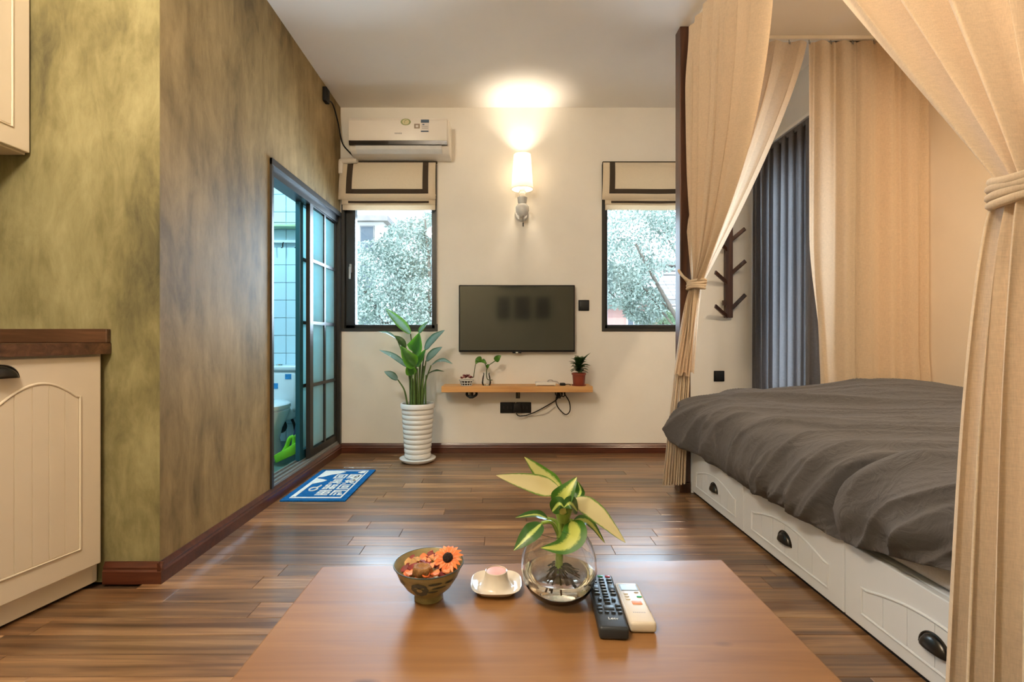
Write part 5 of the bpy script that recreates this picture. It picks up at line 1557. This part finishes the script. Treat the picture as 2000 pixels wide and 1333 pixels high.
# brown seed pod
pc_ = Vector((bxx - 0.006, byy - 0.034, TZt + 0.066))
b = new(); bmesh.ops.create_icosphere(b, subdivisions=3, radius=1)
for v in b.verts:
    q = v.co.copy(); a = math.atan2(q.y, q.x); w = 1 + 0.12 * math.cos(7 * a) + 0.15 * noise.noise(q * 3)
    zz = q.z if q.z < 0.55 else 0.55 - (q.z - 0.55) * 0.7
    v.co = pc_ + Vector((q.x * 0.017 * w, q.y * 0.015 * w, zz * 0.016))
pod = mk('seed_pod', b, M('brown_seed_pod', (0.23, 0.105, 0.03), 0.7, var=(80, 0.4), bump=(150, 0.5)), None, 4)
tag(pod, 'knobbly brown seed pod at the front of the petal bowl', 'seed pod')

# candle dish
cxx, cyy = -0.0155, 0.937
cd = thing('candle_dish', 'white rounded square dish with raised cone beside the bowl', 'dish', (cxx, cyy, TZt))
b = new(); rings = []
def sq(a, rr, e=3.2):
    c_, s_ = math.cos(a), math.sin(a); k = (abs(c_) ** e + abs(s_) ** e) ** (-1 / e); return rr * k * c_, rr * k * s_
for rr, z in ((0.0, 0.0012), (0.030, 0.0008), (0.039, 0.003), (0.0465, 0.011), (0.0482, 0.0128), (0.0470, 0.0132), (0.043, 0.010), (0.037, 0.0058), (0.031, 0.0045)):
    rings.append([b.verts.new((cxx + sq(2 * PI * k / 48, rr)[0], cyy + sq(2 * PI * k / 48, rr)[1], TZt + z)) for k in range(48)] if rr else [b.verts.new((cxx, cyy, TZt + z))])
for rr, z in ((0.026, 0.009), (0.0215, 0.028), (0.0208, 0.0345), (0.0196, 0.0350), (0.0192, 0.032), (0, 0.0318)):
    rings.append([b.verts.new((cxx + rr * math.cos(2 * PI * k / 48), cyy + rr * math.sin(2 * PI * k / 48), TZt + z)) for k in range(48)] if rr else [b.verts.new((cxx, cyy, TZt + z))])
for A_, B_ in zip(rings, rings[1:]):
    for k in range(48):
        k2 = (k + 1) % 48
        if len(A_) == 1: b.faces.new((A_[0], B_[k2], B_[k]))
        elif len(B_) == 1: b.faces.new((A_[k], A_[k2], B_[0]))
        else: b.faces.new((A_[k], A_[k2], B_[k2], B_[k]))
bmesh.ops.recalc_face_normals(b, faces=b.faces)
mk('dish', b, M('cream_porcelain', (0.64, 0.57, 0.48), 0.14, var=(5, 0.03), coat=0.5), cd, 0.9)
mk('pink_top', lathe(new(), [(0, 0.0345), (0.012, 0.0345), (0.0185, 0.0335), (0.0186, 0.0322), (0, 0.0322)], (cxx, cyy, TZt), 36), M('pink_wax', (0.66, 0.36, 0.34), 0.35, var=(40, 0.1)), cd, 0.9)

# glass vase with variegated plant
vx, vyy = 0.1015, 0.905
gv = thing('glass_vase', 'round glass vase of water on the table holding a variegated plant', 'vase', (vx, vyy, TZt))
m_vase = M('vase_glass', (1, 1, 1), 0.0, var=(2, 0.0), trans=1.0, ior=1.45)
outp = [(0, 0.0), (0.030, 0.0), (0.040, 0.003), (0.055, 0.014), (0.066, 0.032), (0.0705, 0.055), (0.068, 0.080), (0.060, 0.102), (0.050, 0.117), (0.0465, 0.124), (0.0475, 0.128)]
inp = [(0.0455, 0.128), (0.0445, 0.124), (0.048, 0.116), (0.058, 0.101), (0.066, 0.080), (0.0685, 0.055), (0.064, 0.033), (0.053, 0.017), (0.038, 0.008), (0, 0.007)]
mk('glass', lathe(new(), outp + inp, (vx, vyy, TZt + 0.0005), 56), m_vase, gv, 0.9)
m_water = M('water', (0.96, 0.95, 0.88), 0.0, var=(2, 0.0), trans=1.0, ior=1.33)
mk('water', lathe(new(), [(0, 0.0076), (0.038, 0.0086), (0.0526, 0.0175), (0.0635, 0.0333), (0.0670, 0.048), (0, 0.048)], (vx, vyy, TZt + 0.0005), 56), m_water, gv, 0.9)
dp = thing('variegated_plant', 'cream and green variegated houseplant growing from the glass vase', 'plant', (vx, vyy, TZt + 0.03))
v_cream = leaf_mat('cream_leaf', (0.60, 0.52, 0.27), (0.10, 0.20, 0.02), 0.97, 0.15, 0.25, blotch=0.35)
v_mix = leaf_mat('cream_green_leaf', (0.55, 0.52, 0.17), (0.07, 0.18, 0.012), 0.80, 0.22, 0.25, blotch=0.5)
v_green = leaf_mat('green_margin_leaf', (0.44, 0.48, 0.10), (0.035, 0.12, 0.010), 0.62, 0.25, 0.2, blotch=0.6)
v_dark = leaf_mat('deep_green_leaf', (0.45, 0.55, 0.14), (0.022, 0.085, 0.008), 0.30, 0.15, 0.2, blotch=0.35)
def vl(pts, w, nrm, mat, fold=0.2, shape=1.0, wave=0.04):
    q = [P(x, y, vyy + d) for x, y, d in pts]
    mk('leaf', leaf_bm(q, w, nrm, fold, 20, 8, shape, wave), mat, dp, 4)
    return q
def pet(pts, rad=0.0025): 
    mk('petiole', tube(new(), spline([P(x, y, vyy + d) for x, y, d in pts], 12), rad, 8), m_petiole, dp, SM)
m_petiole = M('pale_petiole', (0.22, 0.33, 0.06), 0.45, var=(30, 0.2))
vl([(1094, 960, 0.0), (1040, 945, 0.0), (969, 929, -0.01)], 0.040, (0.1, -0.85, 0.55), v_cream, 0.12)
vl([(1098, 962, 0.03), (1062, 933, 0.035), (1024, 893, 0.03)], 0.040, (0.55, -0.75, 0.2), v_mix, 0.25)
vl([(1084, 990, -0.02), (1104, 966, -0.03), (1127, 932, -0.02)], 0.042, (-0.45, -0.8, 0.3), v_green, 0.22, 0.85)
vl([(1122, 974, 0.0), (1165, 1003, -0.02), (1222, 1061, -0.04)], 0.040, (0.2, -0.8, 0.6), v_cream, 0.10)
vl([(1116, 1018, -0.03), (1122, 1046, -0.07), (1100, 1068, -0.085), (1056, 1071, -0.09)], 0.046, (-0.3, -0.75, 0.6), v_green, 0.18, 0.85)
vl([(1058, 1023, -0.02), (1034, 1046, -0.04), (1003, 1076, -0.05)], 0.036, (-0.3, -0.75, 0.6), v_dark, 0.22)
vl([(1070, 1014, 0.0), (1045, 1006, 0.0), (1006, 1012, -0.01)], 0.026, (0.0, -0.25, 1), v_dark, 0.2)
vl([(1120, 1018, 0.0), (1150, 1022, 0.0), (1182, 1062, -0.01)], 0.028, (0.3, -0.35, 0.9), v_green, 0.2)
vl([(1120, 985, 0.03), (1134, 962, 0.04), (1128, 940, 0.04)], 0.030, (-0.7, -0.5, 0.3), v_dark, 0.2)
vl([(1078, 1000, -0.03), (1092, 985, -0.045), (1102, 992, -0.045)], 0.028, (0, -0.8, 0.6), v_dark, 0.25)
vl([(1128, 1000, -0.02), (1114, 984, -0.045), (1101, 992, -0.045)], 0.028, (0, -0.8, 0.6), v_dark, 0.25)
vl([(1098, 1006, -0.03), (1100, 998, -0.04), (1104, 990, -0.045)], 0.020, (0, -0.9, 0.4), v_mix, 0.2)
for pts in ([(1094, 1050, 0), (1090, 1010, 0), (1086, 985, -0.01), (1094, 960, 0)], [(1096, 1050, 0), (1102, 1000, 0.01), (1122, 974, 0)], [(1096, 1048, 0), (1106, 1024, -0.01), (1116, 1017, -0.03)],
            [(1092, 1050, 0), (1078, 1022, -0.01), (1058, 1022, -0.02)], [(1096, 1046, 0), (1104, 1020, 0), (1121, 1018, 0)], [(1092, 1046, 0), (1086, 1020, 0), (1069, 1013, 0)],
            [(1094, 1046, 0), (1100, 990, 0.01), (1099, 962, 0.03)]):
    pet(pts, 0.0032)
mk('stem', tube(new(), spline([P(1091, 1120, vyy), P(1093, 1070, vyy), P(1094, 1030, vyy), P(1102, 985, vyy)], 14), [0.0075 - 0.0002 * k for k in range(15)], 12), m_petiole, dp, SM)
mk('sheath', lathe(new(), [(0.010, 0.0), (0.016, 0.02), (0.022, 0.040), (0.021, 0.041), (0.014, 0.02), (0.009, 0.0)], P(1100, 1020, vyy - 0.01), 20), m_petiole, dp, SM)
m_root = M('dark_roots', (0.05, 0.032, 0.018), 0.8, var=(60, 0.4))
b = new(); r = random.Random(5)
for k in range(34):
    a = r.random() * 6.28; q0 = P(1091, 1108, vyy); d = Vector((math.cos(a), math.sin(a), 0))
    e = q0 + d * r.uniform(0.015, 0.042) + Vector((0, 0, r.uniform(-0.026, -0.004)))
    tube(b, spline([q0, (q0 + e) / 2 + Vector((0, 0, 0.006)), e], 6), 0.0016, 5)
mk('roots', b, m_root, dp, SM, kind='stuff')

# remote controls
def remote(label, cx_, cy0, rz, w, ln, hgt, mat, name):
    t = thing(name, label, 'remote control', (cx_, cy0, TZt), rz)
    b = box(new(), (-w / 2, -ln / 2, 0.0006), (w / 2, ln / 2, hgt), 0.005, 3)
    mk('body', b, mat, t, SM, world=False)
    return t
m_rem = M('charcoal_plastic', (0.022, 0.026, 0.032), 0.42); m_btn = M('rubber_button', (0.012, 0.013, 0.015), 0.45)
m_btng = M('green_button', (0.02, 0.30, 0.10), 0.4); m_btnr = M('red_button', (0.42, 0.02, 0.03), 0.4); m_btno = M('orange_button', (0.80, 0.30, 0.16), 0.5)
m_txt = M('white_print', (0.72, 0.74, 0.76), 0.5); m_lcd = M('grey_display', (0.22, 0.23, 0.19), 0.2); m_remw = M('cream_plastic', (0.62, 0.55, 0.46), 0.38)
r1 = remote('black television remote with many buttons lying on the table', 0.1805, 0.862, math.radians(-3.5), 0.0475, 0.178, 0.021, m_rem, 'black_remote')
def btn(t, x, y, w, l_, mat, hz, nm='button', rnd=True, z=0.0012):
    b = box(new(), (x - w / 2, y - l_ / 2, hz - 0.001), (x + w / 2, y + l_ / 2, hz + z), min(w, l_) * 0.28, 2)
    return mk(nm, b, mat, t, SM, world=False)
hz = 0.021
btn(r1, 0.014, 0.079, 0.010, 0.007, m_btnr, hz); btn(r1, 0.0, 0.079, 0.010, 0.007, m_btng, hz); btn(r1, -0.014, 0.079, 0.009, 0.006, m_btn, hz)
for rr in range(6):
    for cc_ in range(3):
        if rr == 3 and cc_ != 1: continue
        bb = btn(r1, -0.0145 + cc_ * 0.0145, 0.066 - rr * 0.0105, 0.0105, 0.0065, m_btn, hz, z=0.002)
        mk('print', box(new(), (-0.0145 + cc_ * 0.0145 - 0.002, 0.066 - rr * 0.0105 - 0.0008, hz + 0.0019), (-0.0145 + cc_ * 0.0145 + 0.002, 0.066 - rr * 0.0105 + 0.0012, hz + 0.0022)), m_txt, bb, world=False)
for sx_ in (-0.0145, 0.0145): btn(r1, sx_, 0.0345, 0.0115, 0.017, m_btn, hz, z=0.0025)
for (x, y, w, l_) in ((0, 0.004, 0.010, 0.005), (0, -0.006, 0.011, 0.007), (0, -0.0165, 0.010, 0.005), (-0.012, -0.006, 0.007, 0.009), (0.012, -0.006, 0.007, 0.009)):
    btn(r1, x, y, w, l_, m_btn, hz, z=0.0025)
for rr in range(2):
    for sx_ in (-0.016, 0.016): btn(r1, sx_, -0.024 - rr * 0.011, 0.0095, 0.0065, m_btn, hz, z=0.002)
for cc_ in range(4): btn(r1, -0.0165 + cc_ * 0.011, -0.046, 0.0075, 0.006, m_btn, hz, z=0.002)
btn(r1, 0, -0.031, 0.018, 0.012, m_rem, hz, 'pointer_pad', z=0.0015)
tc = bpy.data.curves.new('logo_text', 'FONT'); tc.body = 'Letv'; tc.size = 0.0095; tc.align_x = 'CENTER'; tc.extrude = 0.0002
to = bpy.data.objects.new('logo_text', tc); COL.objects.link(to); bpy.context.view_layer.update()
me = bpy.data.meshes.new_from_object(to.evaluated_get(bpy.context.evaluated_depsgraph_get())); bpy.data.objects.remove(to)
me.materials.clear(); me.materials.append(m_txt); lg = bpy.data.objects.new('logo', me); lg.location = (0.002, -0.0665, hz + 0.0003); lg.parent = r1; COL.objects.link(lg)
r2 = remote('cream air conditioner remote with display lying beside the black remote', 0.2285, 0.858, math.radians(-1.5), 0.044, 0.132, 0.018, m_remw, 'cream_remote')
hz = 0.018
dsp = mk('display', box(new(), (-0.014, 0.036, hz - 0.001), (0.016, 0.056, hz + 0.0006), 0.0005, 1), m_lcd, r2, world=False)
mk('display_frame', box(new(), (-0.016, 0.034, hz - 0.001), (0.018, 0.058, hz + 0.0002), 0.0005, 1), M('grey_bezel', (0.10, 0.10, 0.095), 0.4), r2, world=False)
btn(r2, 0.004, -0.006, 0.017, 0.011, m_btno, hz); btn(r2, 0.013, 0.014, 0.009, 0.005, m_btng, hz); btn(r2, 0.011, 0.029, 0.008, 0.003, m_grey_t, hz)
for k in range(3): btn(r2, -0.009, 0.024 - k * 0.009, 0.008, 0.005, m_remw, hz)
for k in range(7):
    mk('print', box(new(), (-0.010 + k * 0.0031, -0.0375, hz - 0.0003), (-0.0078 + k * 0.0031, -0.0345, hz + 0.0002)), m_grey_t, r2, world=False)
